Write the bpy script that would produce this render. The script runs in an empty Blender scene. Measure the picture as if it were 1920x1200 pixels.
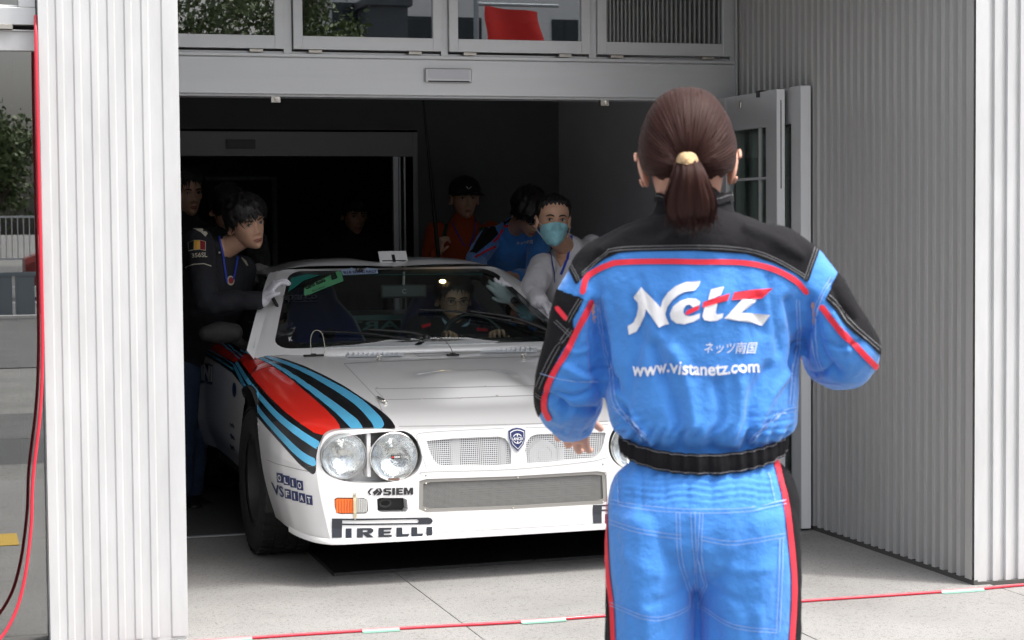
import bpy, bmesh, math, random, time
import numpy as np
from mathutils import Vector, Matrix
from mathutils.bvhtree import BVHTree
from mathutils.geometry import delaunay_2d_cdt
T0 = time.time()
rng = np.random.RandomState(7); random.seed(7)
S = bpy.context.scene; COL = S.collection
R = math.radians
# ------------------------------------------------------------------ camera
F_PX, YAW, PITCH, ROLL, CAM_H = 3620.0, R(16.43), R(2.85), R(0.49), 1.40
_f = np.array([math.sin(YAW)*math.cos(PITCH), math.cos(YAW)*math.cos(PITCH), -math.sin(PITCH)])
_r = np.array([math.cos(YAW), -math.sin(YAW), 0.0]); _d = -np.cross(_r, _f)
_c, _s = math.cos(ROLL), math.sin(ROLL)
CR = np.array([_c*_r+_s*_d, -_s*_r+_c*_d, _f]); CC = np.array([0, 0, CAM_H])
cam = bpy.data.cameras.new('camera'); co = bpy.data.objects.new('camera', cam); COL.objects.link(co)
m = np.eye(4); m[:3, 0] = CR[0]; m[:3, 1] = -CR[1]; m[:3, 2] = -CR[2]; m[:3, 3] = CC
co.matrix_world = Matrix(m.tolist())
cam.sensor_width = 36; cam.lens = F_PX/1920*36; cam.clip_start = .05; cam.clip_end = 3000
cam.dof.use_dof = True; cam.dof.focus_distance = 8.6; cam.dof.aperture_fstop = 12.0
S.camera = co
# ------------------------------------------------------------------ light
SUN_EL, SUN_AZ = R(64.5), math.atan2(.77, -.64)          # azimuth measured from +Y towards +X
W = bpy.data.worlds.new('World'); S.world = W; W.use_nodes = True
nt = W.node_tree; bg = nt.nodes['Background']; sk = nt.nodes.new('ShaderNodeTexSky')
sk.sky_type = 'NISHITA'; sk.sun_disc = False; sk.sun_elevation = SUN_EL; sk.sun_rotation = SUN_AZ
sk.dust_density = 7.0; sk.air_density = 1.0; sk.ozone_density = 1.0
wh = nt.nodes.new('ShaderNodeHueSaturation'); wh.inputs['Saturation'].default_value = .35
nt.links.new(sk.outputs[0], wh.inputs['Color']); nt.links.new(wh.outputs[0], bg.inputs['Color'])
bg.inputs['Strength'].default_value = .15; S.cycles.diffuse_bounces = 8
sd = bpy.data.lights.new('sun', 'SUN'); sd.energy = 1.1; sd.angle = R(3); sd.color = (1, .965, .91)
so = bpy.data.objects.new('sun', sd); COL.objects.link(so)
tosun = Vector((math.sin(SUN_AZ)*math.cos(SUN_EL), math.cos(SUN_AZ)*math.cos(SUN_EL), math.sin(SUN_EL)))
so.rotation_euler = tosun.to_track_quat('Z', 'Y').to_euler()
S.view_settings.view_transform = 'Standard'; S.view_settings.look = 'None'
S.view_settings.gamma = 1; S.view_settings.use_curve_mapping = False; S.view_settings.exposure = 1.20
S.cycles.use_denoising = True; S.cycles.max_bounces = 10; S.cycles.transparent_max_bounces = 16
S.cycles.sample_clamp_indirect = 4; S.cycles.caustics_reflective = False; S.cycles.caustics_refractive = False

# ------------------------------------------------------------------ stencil: where a traced outline falls
def to_px(P):
    P = np.atleast_2d(P); v = (P-CC) @ CR.T
    return np.stack([960+F_PX*v[:, 0]/v[:, 2], 600+F_PX*v[:, 1]/v[:, 2]], 1)
def ray_px(x, y):
    d = CR.T @ np.array([(x-960)/F_PX, (y-600)/F_PX, 1.0]); return d/np.linalg.norm(d)

# ------------------------------------------------------------------ materials
def mat(name, col, rough=.5, metal=0., var=0., vscale=8., bump=0., bscale=60., coat=0., spec=.5, stretch=None, emit=None, sheen=0.):
    M = bpy.data.materials.new(name); M.use_nodes = True; t = M.node_tree; b = t.nodes['Principled BSDF']
    c = (*col, 1)
    b.inputs['Base Color'].default_value = c; b.inputs['Roughness'].default_value = rough
    b.inputs['Metallic'].default_value = metal; b.inputs['Coat Weight'].default_value = coat
    b.inputs['Coat Roughness'].default_value = .04; b.inputs['Specular IOR Level'].default_value = spec
    b.inputs['Sheen Weight'].default_value = sheen
    if emit: b.inputs['Emission Color'].default_value = (*emit[0], 1); b.inputs['Emission Strength'].default_value = emit[1]
    if var or bump:
        tc = t.nodes.new('ShaderNodeTexCoord'); mp = t.nodes.new('ShaderNodeMapping'); t.links.new(tc.outputs['Object'], mp.inputs[0])
        if stretch: mp.inputs['Scale'].default_value = stretch
        if var:
            n = t.nodes.new('ShaderNodeTexNoise'); n.inputs['Scale'].default_value = vscale; n.inputs['Detail'].default_value = 6; n.inputs['Roughness'].default_value = .65
            t.links.new(mp.outputs[0], n.inputs['Vector'])
            r = t.nodes.new('ShaderNodeMapRange'); r.inputs['From Min'].default_value = .3; r.inputs['From Max'].default_value = .7
            r.inputs['To Min'].default_value = 1-var; r.inputs['To Max'].default_value = 1+var
            t.links.new(n.outputs['Fac'], r.inputs['Value'])
            x = t.nodes.new('ShaderNodeVectorMath'); x.operation = 'SCALE'; x.inputs[0].default_value = col
            t.links.new(r.outputs[0], x.inputs['Scale']); t.links.new(x.outputs[0], b.inputs['Base Color'])
            r2 = t.nodes.new('ShaderNodeMapRange'); r2.inputs['To Min'].default_value = max(0, rough-.12*min(1, var*3)); r2.inputs['To Max'].default_value = min(1, rough+.12*min(1, var*3))
            t.links.new(n.outputs['Fac'], r2.inputs['Value']); t.links.new(r2.outputs[0], b.inputs['Roughness'])
        if bump:
            n = t.nodes.new('ShaderNodeTexNoise'); n.inputs['Scale'].default_value = bscale; n.inputs['Detail'].default_value = 4
            t.links.new(mp.outputs[0], n.inputs['Vector'])
            bn = t.nodes.new('ShaderNodeBump'); bn.inputs['Strength'].default_value = bump; bn.inputs['Distance'].default_value = .01
            t.links.new(n.outputs['Fac'], bn.inputs['Height']); t.links.new(bn.outputs[0], b.inputs['Normal'])
    return M
def glassmat(name, tint, refl=.06, rough=0., fres=1.0, rcol=(1, 1, 1)):
    """thin pane: tinted see-through plus a mirror share that rises at grazing angles"""
    M = bpy.data.materials.new(name); M.use_nodes = True; t = M.node_tree; t.nodes.remove(t.nodes['Principled BSDF'])
    o = t.nodes['Material Output']; tr = t.nodes.new('ShaderNodeBsdfTransparent'); tr.inputs[0].default_value = (*tint, 1)
    g = t.nodes.new('ShaderNodeBsdfGlossy'); g.inputs['Roughness'].default_value = rough; g.inputs['Color'].default_value = (*rcol, 1)
    lw = t.nodes.new('ShaderNodeLayerWeight'); lw.inputs['Blend'].default_value = .5
    pw = t.nodes.new('ShaderNodeMath'); pw.operation = 'POWER'; pw.inputs[1].default_value = 4; t.links.new(lw.outputs['Facing'], pw.inputs[0])
    mr = t.nodes.new('ShaderNodeMapRange'); mr.inputs['To Min'].default_value = refl; mr.inputs['To Max'].default_value = min(1, refl+.8*fres)
    t.links.new(pw.outputs[0], mr.inputs['Value'])
    mx = t.nodes.new('ShaderNodeMixShader'); t.links.new(mr.outputs[0], mx.inputs[0]); t.links.new(tr.outputs[0], mx.inputs[1]); t.links.new(g.outputs[0], mx.inputs[2])
    t.links.new(mx.outputs[0], o.inputs[0]); return M
def granite(name, base, scale=220, var=.28, rough=.75):
    M = mat(name, base, rough); t = M.node_tree; b = t.nodes['Principled BSDF']
    tc = t.nodes.new('ShaderNodeNewGeometry')
    n1 = t.nodes.new('ShaderNodeTexNoise'); n1.inputs['Scale'].default_value = scale; n1.inputs['Detail'].default_value = 2
    v1 = t.nodes.new('ShaderNodeTexVoronoi'); v1.inputs['Scale'].default_value = scale*.55
    n2 = t.nodes.new('ShaderNodeTexNoise'); n2.inputs['Scale'].default_value = 1.3; n2.inputs['Detail'].default_value = 8
    for n in (n1, v1, n2): t.links.new(tc.outputs['Position'], n.inputs['Vector'])
    r1 = t.nodes.new('ShaderNodeMapRange'); r1.inputs['From Min'].default_value = .32; r1.inputs['From Max'].default_value = .68; r1.inputs['To Min'].default_value = 1-var; r1.inputs['To Max'].default_value = 1+var
    t.links.new(n1.outputs['Fac'], r1.inputs['Value'])
    sx = t.nodes.new('ShaderNodeSeparateColor'); t.links.new(v1.outputs['Color'], sx.inputs[0])
    r3 = t.nodes.new('ShaderNodeMapRange'); r3.inputs['From Min'].default_value = 0; r3.inputs['From Max'].default_value = .16; r3.inputs['To Min'].default_value = .62; r3.inputs['To Max'].default_value = 1
    t.links.new(sx.outputs[0], r3.inputs['Value'])
    r2 = t.nodes.new('ShaderNodeMapRange'); r2.inputs['From Min'].default_value = .3; r2.inputs['From Max'].default_value = .7; r2.inputs['To Min'].default_value = .80; r2.inputs['To Max'].default_value = 1.12
    t.links.new(n2.outputs['Fac'], r2.inputs['Value'])
    a = t.nodes.new('ShaderNodeMath'); a.operation = 'MULTIPLY'; t.links.new(r1.outputs[0], a.inputs[0]); t.links.new(r2.outputs[0], a.inputs[1])
    n3 = t.nodes.new('ShaderNodeTexNoise'); n3.inputs['Scale'].default_value = 3.5; n3.inputs['Detail'].default_value = 10; n3.inputs['Roughness'].default_value = .8; n3.inputs['Distortion'].default_value = 1.2
    t.links.new(tc.outputs['Position'], n3.inputs['Vector']); r4 = t.nodes.new('ShaderNodeMapRange'); r4.inputs['From Min'].default_value = .56; r4.inputs['From Max'].default_value = .75; r4.inputs['To Min'].default_value = 1; r4.inputs['To Max'].default_value = .72
    t.links.new(n3.outputs['Fac'], r4.inputs['Value']); a0 = t.nodes.new('ShaderNodeMath'); a0.operation = 'MULTIPLY'; t.links.new(a.outputs[0], a0.inputs[0]); t.links.new(r4.outputs[0], a0.inputs[1]); a = a0
    a2 = t.nodes.new('ShaderNodeMath'); a2.operation = 'MULTIPLY'; t.links.new(a.outputs[0], a2.inputs[0]); t.links.new(r3.outputs[0], a2.inputs[1])
    x = t.nodes.new('ShaderNodeVectorMath'); x.operation = 'SCALE'; x.inputs[0].default_value = base
    t.links.new(a2.outputs[0], x.inputs['Scale']); t.links.new(x.outputs[0], b.inputs['Base Color'])
    bn = t.nodes.new('ShaderNodeBump'); bn.inputs['Strength'].default_value = .25; bn.inputs['Distance'].default_value = .002
    t.links.new(n1.outputs['Fac'], bn.inputs['Height']); t.links.new(bn.outputs[0], b.inputs['Normal'])
    return M

M = {}
M['stone'] = granite('light_granite_paving', (.275, .27, .262))
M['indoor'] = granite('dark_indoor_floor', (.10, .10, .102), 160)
M['asphalt'] = granite('asphalt', (.13, .13, .13), 60); M['concrete'] = granite('old_concrete', (.22, .22, .21), 80)
M['joint'] = mat('joint_grey', (.09, .088, .083), .9)
M['clad'] = mat('pale_aluminium_cladding', (.56, .565, .57), .42, .15, var=.09, vscale=3.2, stretch=(3, 3, .6), bump=.05, bscale=5)
M['cladg'] = mat('silver_aluminium_cladding', (.56, .557, .545), .32, .25, var=.04, vscale=4, stretch=(4, 4, .35))
M['alu'] = mat('anodised_aluminium', (.62, .63, .64), .33, .55, var=.03, vscale=3, stretch=(.4, 4, 8))
M['alud'] = mat('aluminium_door_frame', (.56, .57, .58), .35, .25, var=.05, vscale=3)
M['hinge'] = mat('steel_hinge', (.55, .52, .47), .3, .9)
M['black'] = mat('black_plastic', (.012, .012, .013), .45)
M['rubber'] = mat('tyre_rubber', (.013, .013, .013), .75, bump=.3, bscale=90)
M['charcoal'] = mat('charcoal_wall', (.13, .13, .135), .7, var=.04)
M['greywall'] = mat('grey_wall', (.80, .80, .81), .6, var=.04, vscale=2)
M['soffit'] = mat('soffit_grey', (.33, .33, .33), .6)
M['glassN'] = glassmat('facade_glass', (.42, .44, .43), .27)
M['glassD'] = glassmat('door_glass', (.88, .92, .90), .10); M['white'] = mat('white_powder_coat', (.78, .79, .80), .4)
M['paint'] = mat('white_car_paint', (.84, .84, .84), .28, coat=1.0)
M['vinylK'] = mat('black_vinyl', (.008, .008, .010), .22, coat=.8)
M['vinylB'] = mat('sky_blue_vinyl', (.10, .46, .74), .25, coat=.8)
M['vinylR'] = mat('red_vinyl', (.72, .022, .012), .25, coat=.8)
M['vinylN'] = mat('navy_vinyl', (.012, .025, .12), .3, coat=.6)
M['vinylC'] = mat('charcoal_vinyl', (.022, .026, .035), .35, coat=.5)
M['vinylW'] = mat('white_vinyl', (.8, .8, .8), .35)
M['chrome'] = mat('chrome', (.82, .80, .76), .12, 1.0)
M['reflector'] = mat('lamp_reflector', (.86, .88, .9), .16, 1.0, bump=.5, bscale=28)
M['bucket'] = mat('lamp_bucket_white', (.82, .82, .82), .5)
M['lens'] = glassmat('lamp_glass', (.86, .88, .88), .10)
M['amber'] = mat('amber_lens', (.85, .17, .015), .2, coat=.8)
M['clearlens'] = mat('clear_lens', (.55, .55, .53), .2, coat=.8)
M['tape'] = mat('yellowed_tape', (.60, .54, .36), .5)
M['mesh'] = mat('painted_mesh', (.66, .67, .68), .4, .2)
M['meshg'] = mat('grey_wire_mesh', (.27, .27, .26), .5, .3)
M['gframe'] = mat('grey_grille_frame', (.33, .32, .30), .45, .4)
M['inner'] = mat('radiator_dark', (.02, .02, .02), .6)
M['radiator'] = mat('radiator_core', (.10, .10, .10), .5, .5)
M['duct'] = mat('white_duct', (.6, .6, .6), .5)
M['frit'] = mat('windscreen_border', (.006, .006, .007), .25, coat=.6)
M['ws'] = glassmat('windscreen_glass', (.70, .82, .79), .10, fres=.7)
M['seat'] = mat('blue_seat_fabric', (.008, .013, .075), .85, sheen=.3)
M['teal'] = mat('tinted_teal_strip', (.02, .20, .17), .4)
M['greensign'] = mat('green_card', (.12, .42, .20), .5)
M['cyan'] = mat('pale_cyan_panel', (.2, .38, .38), .5)
M['mat'] = mat('black_rubber_mat', (.010, .010, .011), .55, bump=.8, bscale=70)
M['hose'] = mat('red_cable', (.62, .02, .045), .4, coat=.3)
M['mint'] = mat('mint_tape', (.17, .34, .27), .4)
M['pinktape'] = mat('clear_tape_over_cable', (.48, .17, .18), .35)
M['yellow'] = mat('yellow_tape', (.62, .40, .03), .5)

# ------------------------------------------------------------------ mesh helpers
def mk(name, V, F, material, parent=None, smooth=False, sharp=None, matrix=None, mats=None, mi=None):
    me = bpy.data.meshes.new(name); V = np.asarray(V, float).reshape(-1, 3)
    me.from_pydata(V.tolist(), [], [tuple(int(i) for i in f) for f in F])
    for q in (mats or [material]): me.materials.append(q)
    if mi is not None: me.polygons.foreach_set('material_index', np.asarray(mi, np.int32))
    if smooth:
        me.polygons.foreach_set('use_smooth', np.ones(len(me.polygons), bool))
        if sharp: me.set_sharp_from_angle(angle=R(sharp))
    me.update()
    o = bpy.data.objects.new(name, me); COL.objects.link(o)
    if parent is not None: o.parent = parent
    if matrix is not None: o.matrix_basis = matrix
    return o
def tag(o, label, cat, group=None):
    o['label'] = label; o['category'] = cat
    if group: o['group'] = group
    return o
def thing(name, label, cat, loc=(0, 0, 0), rz=0., group=None):
    e = bpy.data.objects.new(name, None); e.empty_display_size = .1; COL.objects.link(e)
    e.location = loc; e.rotation_euler = (0, 0, rz); return tag(e, label, cat, group)
def struct(o): o['kind'] = 'structure'; return o
def stuff(o): o['kind'] = 'stuff'; return o
def copy_tree(o, parent=None):
    c = o.copy(); COL.objects.link(c); c.parent = parent
    for ch in list(o.children): copy_tree(ch, c)
    return c
class MB:
    def __init__(s): s.V = []; s.F = []
    def add(s, V, F):
        k = len(s.V); s.V += [tuple(map(float, v)) for v in V]; s.F += [tuple(i+k for i in f) for f in F]; return s
    def box(s, x0, x1, y0, y1, z0, z1):
        return s.add([(x0, y0, z0), (x1, y0, z0), (x1, y1, z0), (x0, y1, z0), (x0, y0, z1), (x1, y0, z1), (x1, y1, z1), (x0, y1, z1)],
                     [(0, 3, 2, 1), (4, 5, 6, 7), (0, 1, 5, 4), (1, 2, 6, 5), (2, 3, 7, 6), (3, 0, 4, 7)])
    def tube(s, pts, r, n=10): return s.add(*tube(pts, r, r, n=n))
    def lathe(s, prof, n=40, o=(0, 0, 0), axis='y'):
        V = []; F = []; m_ = len(prof)
        for i in range(n):
            a = 2*math.pi*i/n
            for (r, h) in prof:
                c_, s_ = r*math.cos(a), r*math.sin(a)
                V.append((o[0]+c_, o[1]+h, o[2]+s_) if axis == 'y' else (o[0]+c_, o[1]+s_, o[2]+h) if axis == 'z' else (o[0]+h, o[1]+c_, o[2]+s_))
        for i in range(n):
            j = (i+1) % n
            for k in range(m_-1): F.append((i*m_+k, j*m_+k, j*m_+k+1, i*m_+k+1))
        return s.add(V, F)
    def build(s, name, material, parent=None, smooth=False, sharp=None, bevel=0, **k):
        o = mk(name, s.V, s.F, material, parent, smooth or bool(bevel), sharp or (35 if bevel else None), **k)
        if bevel:
            b = o.modifiers.new('bevel', 'BEVEL'); b.width = bevel; b.segments = 2; b.limit_method = 'ANGLE'
        return o
def cr_spline(P, n=6):
    P = np.asarray(P, float)
    if len(P) < 3: return P
    Q = np.vstack([2*P[0]-P[1], P, 2*P[-1]-P[-2]]); out = []
    for i in range(1, len(Q)-2):
        for t in np.linspace(0, 1, n, endpoint=False):
            a, b, c, d = Q[i-1], Q[i], Q[i+1], Q[i+2]
            out.append(.5*((2*b)+(-a+c)*t+(2*a-5*b+4*c-d)*t*t+(-a+3*b-3*c+d)*t**3))
    out.append(P[-1]); return np.array(out)
def tube(pts, ra, rb=None, side=None, n=16, sub=1, cap=True, axis=None):
    """closed tapered tube along pts; ra along 'side', rb across it; rounded ends"""
    P = np.asarray(pts, float); k = len(P)
    ra = np.ones(k)*ra if np.isscalar(ra) else np.asarray(ra, float)
    rb = ra if rb is None else (np.ones(k)*rb if np.isscalar(rb) else np.asarray(rb, float))
    if sub > 1 and k > 2:
        Q = cr_spline(np.hstack([P, ra[:, None], rb[:, None]]), sub); P, ra, rb = Q[:, :3], Q[:, 3], Q[:, 4]; k = len(P)
    elif sub > 1:
        t = np.linspace(0, 1, sub+1)[:, None]; P = P[0]+(P[1]-P[0])*t; ra = ra[0]+(ra[1]-ra[0])*t[:, 0]; rb = rb[0]+(rb[1]-rb[0])*t[:, 0]; k = len(P)
    T = np.gradient(P, axis=0); T /= np.linalg.norm(T, axis=1)[:, None]+1e-12
    if axis is not None: T = np.tile(np.asarray(axis, float), (k, 1))
    s0 = np.array(side if side is not None else ((0, 0, 1) if abs(T[0][2]) < .8 else (1, 0, 0)), float)
    rings = []; V = []; F = []
    def ring(c, t, s_, a, b):
        u = s_-t*np.dot(s_, t); u /= np.linalg.norm(u)+1e-12; w = np.cross(t, u)
        an = np.linspace(0, 2*np.pi, n, endpoint=False)
        return c+np.outer(np.cos(an)*a, u)+np.outer(np.sin(an)*b, w), u
    seq = []
    if cap:
        for q in (80, 60, 35, 15): seq.append((P[0]-T[0]*min(ra[0], rb[0])*math.sin(R(q)), T[0], ra[0]*math.cos(R(q)), rb[0]*math.cos(R(q))))
    for i in range(k): seq.append((P[i], T[i], ra[i], rb[i]))
    if cap:
        for q in (15, 35, 60, 80): seq.append((P[-1]+T[-1]*min(ra[-1], rb[-1])*math.sin(R(q)), T[-1], ra[-1]*math.cos(R(q)), rb[-1]*math.cos(R(q))))
    for c, t, a, b in seq:
        rg, u = ring(c, t, s0, a, b)
        if side is None: s0 = u
        V += rg.tolist()
    for i in range(len(seq)-1):
        for j in range(n): F.append((i*n+j, i*n+(j+1) % n, (i+1)*n+(j+1) % n, (i+1)*n+j))
    F.append(tuple(range(n-1, -1, -1))); L = (len(seq)-1)*n; F.append(tuple(L+j for j in range(n)))
    return V, F
def ellipsoid(c, r, n=20, m_=14, rot=None):
    V = []; F = []
    for i in range(m_+1):
        t = math.pi*i/m_
        for j in range(n):
            a = 2*math.pi*j/n; V.append((r[0]*math.sin(t)*math.cos(a), r[1]*math.sin(t)*math.sin(a), r[2]*math.cos(t)))
    V = np.array(V)
    if rot is not None: V = V @ np.array(rot).T
    V = V+np.array(c)
    for i in range(m_):
        for j in range(n): F.append((i*n+j, (i+1)*n+j, (i+1)*n+(j+1) % n, i*n+(j+1) % n))
    return V, F
def extract(o, apply=True):
    dg = bpy.context.evaluated_depsgraph_get(); e = o.evaluated_get(dg); me = e.to_mesh()
    V = np.empty(len(me.vertices)*3); me.vertices.foreach_get('co', V); V = V.reshape(-1, 3).copy()
    F = [tuple(p.vertices) for p in me.polygons]; e.to_mesh_clear(); return V, F
def remesh(parts, voxel, smooth=4):
    b = MB()
    for V, F in parts: b.add(V, F)
    o = mk('temporary', b.V, b.F, M['black'])
    r = o.modifiers.new('r', 'REMESH'); r.mode = 'VOXEL'; r.voxel_size = voxel
    if smooth: q = o.modifiers.new('s', 'SMOOTH'); q.factor = .5; q.iterations = smooth
    V, F = extract(o); me = o.data; bpy.data.objects.remove(o); bpy.data.meshes.remove(me); return V, F
def tris_of(F):
    out = []
    for f in F:
        for i in range(1, len(f)-1): out.append((f[0], f[i], f[i+1]))
    return np.array(out, int)
def vnormals(V, T):
    n = np.cross(V[T[:, 1]]-V[T[:, 0]], V[T[:, 2]]-V[T[:, 0]]); N = np.zeros_like(V)
    for i in range(3): np.add.at(N, T[:, i], n)
    return N/(np.linalg.norm(N, axis=1)[:, None]+1e-12)
def clip(V, T, A, g):
    """keep g<0; A = extra per-vertex columns interpolated along"""
    V = np.hstack([V, A]); ins = g < 0; k = ins[T].sum(1); keep = T[k == 3]; out = [tuple(t) for t in keep]
    VV = [V]; nv = len(V); cache = {}; new = []
    def mid(a, b):
        nonlocal nv
        key = (a, b) if a < b else (b, a)
        if key not in cache:
            t = g[a]/(g[a]-g[b]); new.append(V[a]+(V[b]-V[a])*t); cache[key] = nv; nv += 1
        return cache[key]
    for t in T[(k == 1) | (k == 2)]:
        p = []
        for i in range(3):
            a, b = int(t[i]), int(t[(i+1) % 3])
            if ins[a]: p.append(a)
            if ins[a] != ins[b]: p.append(mid(a, b))
        for i in range(1, len(p)-1): out.append((p[0], p[i], p[i+1]))
    V = np.vstack([V, np.array(new)]) if new else V
    if not out: return V[:0, :3], np.zeros((0, 3), int), V[:0, 3:]
    out = np.array(out); u, inv = np.unique(out, return_inverse=True); V = V[u]
    return V[:, :3], inv.reshape(out.shape), V[:, 3:]
def sd_poly(P, poly):
    """signed distance (negative inside)"""
    Q = np.asarray(poly, float); d = np.full(len(P), 1e18); ins = np.zeros(len(P), bool)
    for i in range(len(Q)):
        a, b = Q[i], Q[(i+1) % len(Q)]; e = b-a; w = P-a
        t = np.clip((w @ e)/(e @ e+1e-12), 0, 1); q = w-t[:, None]*e; d = np.minimum(d, (q*q).sum(1))
        c = ((a[1] > P[:, 1]) != (b[1] > P[:, 1]))
        with np.errstate(divide='ignore', invalid='ignore'): xi = (b[0]-a[0])*(P[:, 1]-a[1])/(b[1]-a[1])+a[0]
        ins ^= c & (P[:, 0] < xi)
    return np.where(ins, -1, 1)*np.sqrt(d)
def sd_line(P, line, hw):
    """distance to polyline minus half width (hw may vary per point)"""
    Q = np.asarray(line, float); h = np.ones(len(Q))*hw if np.isscalar(hw) else np.asarray(hw, float); out = np.full(len(P), 1e18)
    for i in range(len(Q)-1):
        a, b = Q[i], Q[i+1]; e = b-a; w = P-a; t = np.clip((w @ e)/(e @ e+1e-12), 0, 1); q = w-t[:, None]*e
        out = np.minimum(out, np.sqrt((q*q).sum(1))-(h[i]+(h[i+1]-h[i])*t))
    return out
class Skin:
    """a finished surface on which flat pieces (stickers, sewn panels) are laid"""
    def __init__(s, V, F, mw=None):
        s.V = np.asarray(V, float); s.T = tris_of(F); s.W = s.V if mw is None else s.V @ mw[:3, :3].T+mw[:3, 3]
        s.N = vnormals(s.V, s.T); s.NW = s.N if mw is None else s.N @ mw[:3, :3].T
        s.px = to_px(s.W); s.mw = np.eye(4) if mw is None else mw
        v = s.W-CC; s.face = (v*s.NW).sum(1)/np.linalg.norm(v, axis=1)
        s.bvh = BVHTree.FromPolygons([Vector(v_) for v_ in s.W], [tuple(map(int, t)) for t in s.T])
    def patch(s, fn, off, near=None, mirror=False):
        P = s.px
        g = fn(P); sel = np.ones(len(s.T), bool) if near is None else (s.face[s.T].min(1) < near)
        sel &= (g[s.T].min(1) < 0)
        T = s.T[sel]
        if not len(T): return np.zeros((0, 3)), []
        V, T2, A = clip(s.V, T, s.N, g)
        return V+A*off, T2
    def shoot(s, x, y, off=.002):
        d = ray_px(x, y); h = s.bvh.ray_cast(Vector(CC), Vector(d))
        if h[0] is None: return None
        n = np.array(h[1]);
        if n @ d > 0: n = -n
        p = np.array(h[0])+n*off; return np.linalg.inv(s.mw) @ np.append(p, 1)
def fill2d(polys, grid=None):
    """triangulate outlines (even-odd holes) with optional interior grid points"""
    vs = []; es = []
    for p in polys:
        k = len(vs); vs += [Vector((float(a), float(b))) for a, b in p]; es += [(k+i, k+(i+1) % len(p)) for i in range(len(p))]
    if grid:
        A = np.array([tuple(v) for v in vs]); x0, y0 = A.min(0); x1, y1 = A.max(0)
        gx, gy = np.meshgrid(np.arange(x0, x1, grid), np.arange(y0, y1, grid)); G = np.stack([gx.ravel(), gy.ravel()], 1)
        ins = np.zeros(len(G), bool); dm = np.full(len(G), 1e9)
        for p in polys: d = sd_poly(G, p); ins ^= d < 0; dm = np.minimum(dm, abs(d))
        vs += [Vector(q) for q in G[ins & (dm > grid*.3)].tolist()]
    r = delaunay_2d_cdt(vs, es, [], 0, 1e-7); P = np.array([tuple(v) for v in r[0]]); T = np.array([t for t in r[2] if len(t) == 3], int)
    c = P[T].mean(1); ins = np.zeros(len(c), bool)
    for p in polys: ins ^= sd_poly(c, p) < 0
    T = T[ins]
    a = P[T]; fl = ((a[:, 1, 0]-a[:, 0, 0])*(a[:, 2, 1]-a[:, 0, 1])-(a[:, 1, 1]-a[:, 0, 1])*(a[:, 2, 0]-a[:, 0, 0])) < 0
    T[fl] = T[fl][:, ::-1]; return P, T
_tc = {}
def text2d(s, bold=0., shear=0., extr=0):
    key = (s, bold, shear)
    if key not in _tc:
        c = bpy.data.curves.new('t', 'FONT'); c.body = s; c.offset = bold; c.shear = shear; c.resolution_u = 4; c.fill_mode = 'FRONT'
        o = bpy.data.objects.new('t', c); COL.objects.link(o); dg = bpy.context.evaluated_depsgraph_get(); e = o.evaluated_get(dg); me = e.to_mesh(); me.calc_loop_triangles(); V = np.empty(len(me.vertices)*3); me.vertices.foreach_get('co', V); V = V.reshape(-1, 3).copy()
        T = np.array([tuple(t.vertices) for t in me.loop_triangles]); e.to_mesh_clear(); bpy.data.objects.remove(o); bpy.data.curves.remove(c)
        V = V[:, :2]; V = (V-V.min(0))/(V.max(0)-V.min(0)); _tc[key] = (V, T)
    return _tc[key]
def lay_text(name, s, quad, skin, material, parent, bold=.02, shear=0., off=.0022, curve=None, flipx=False):
    """lay lettering on a surface; quad = its four outline corners TL TR BR BL"""
    V, T = text2d(s, bold, shear); q = np.array(quad, float); a, b = V[:, :1], 1-V[:, 1:2]
    if flipx: a = 1-a
    P = (q[0]*(1-a)+q[1]*a)*(1-b)+(q[3]*(1-a)+q[2]*a)*b
    if curve: P = P+curve(V)
    out = [skin.shoot(x, y, off) for x, y in P]; ok = np.array([p is not None for p in out])
    W_ = np.array([(p[:3] if p is not None else (0, 0, 0)) for p in out]); T = [t for t in T if ok[list(t)].all()]
    if len(T): return mk(name, W_, T, material, parent)
def lay_poly(name, polys, skin, material, parent, grid=None, off=.0022):
    P, T = fill2d(polys, grid); out = [skin.shoot(x, y, off) for x, y in P]; ok = np.array([p is not None for p in out])
    W_ = np.array([(p[:3] if p is not None else (0, 0, 0)) for p in out]); T = [tuple(t)[::-1] for t in T if ok[list(t)].all()]
    if len(T): return mk(name, W_, T, material, parent)
def lay_line(name, pts, hw, skin, material, parent, off=.0022, step=6):
    """a thin strip along a traced line"""
    P = np.asarray(pts, float); seg = []
    for a, b in zip(P[:-1], P[1:]):
        n = max(1, int(np.linalg.norm(b-a)/step)); seg += [a+(b-a)*i/n for i in range(n)]
    seg.append(P[-1]); seg = np.array(seg); t = np.gradient(seg, axis=0); t /= np.linalg.norm(t, axis=1)[:, None]; nn = np.stack([-t[:, 1], t[:, 0]], 1)*hw
    V = []; ok = []
    for p, q in zip(seg, nn):
        for w in (p+q, p-q): h = skin.shoot(w[0], w[1], off); ok.append(h is not None); V.append(h[:3] if h is not None else (0, 0, 0))
    F = [(2*i, 2*i+1, 2*i+3, 2*i+2) for i in range(len(seg)-1) if all(ok[2*i:2*i+4]) and np.linalg.norm(np.array(V[2*i])-np.array(V[2*i+2])) < .2]
    if F: return mk(name, V, F, material, parent)

# ================================================================== THE PLACE
YF, YH, XL0, XL1, XR = 6.55, 8.80, .320, .775, 3.772
SOF = 2.95
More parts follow.
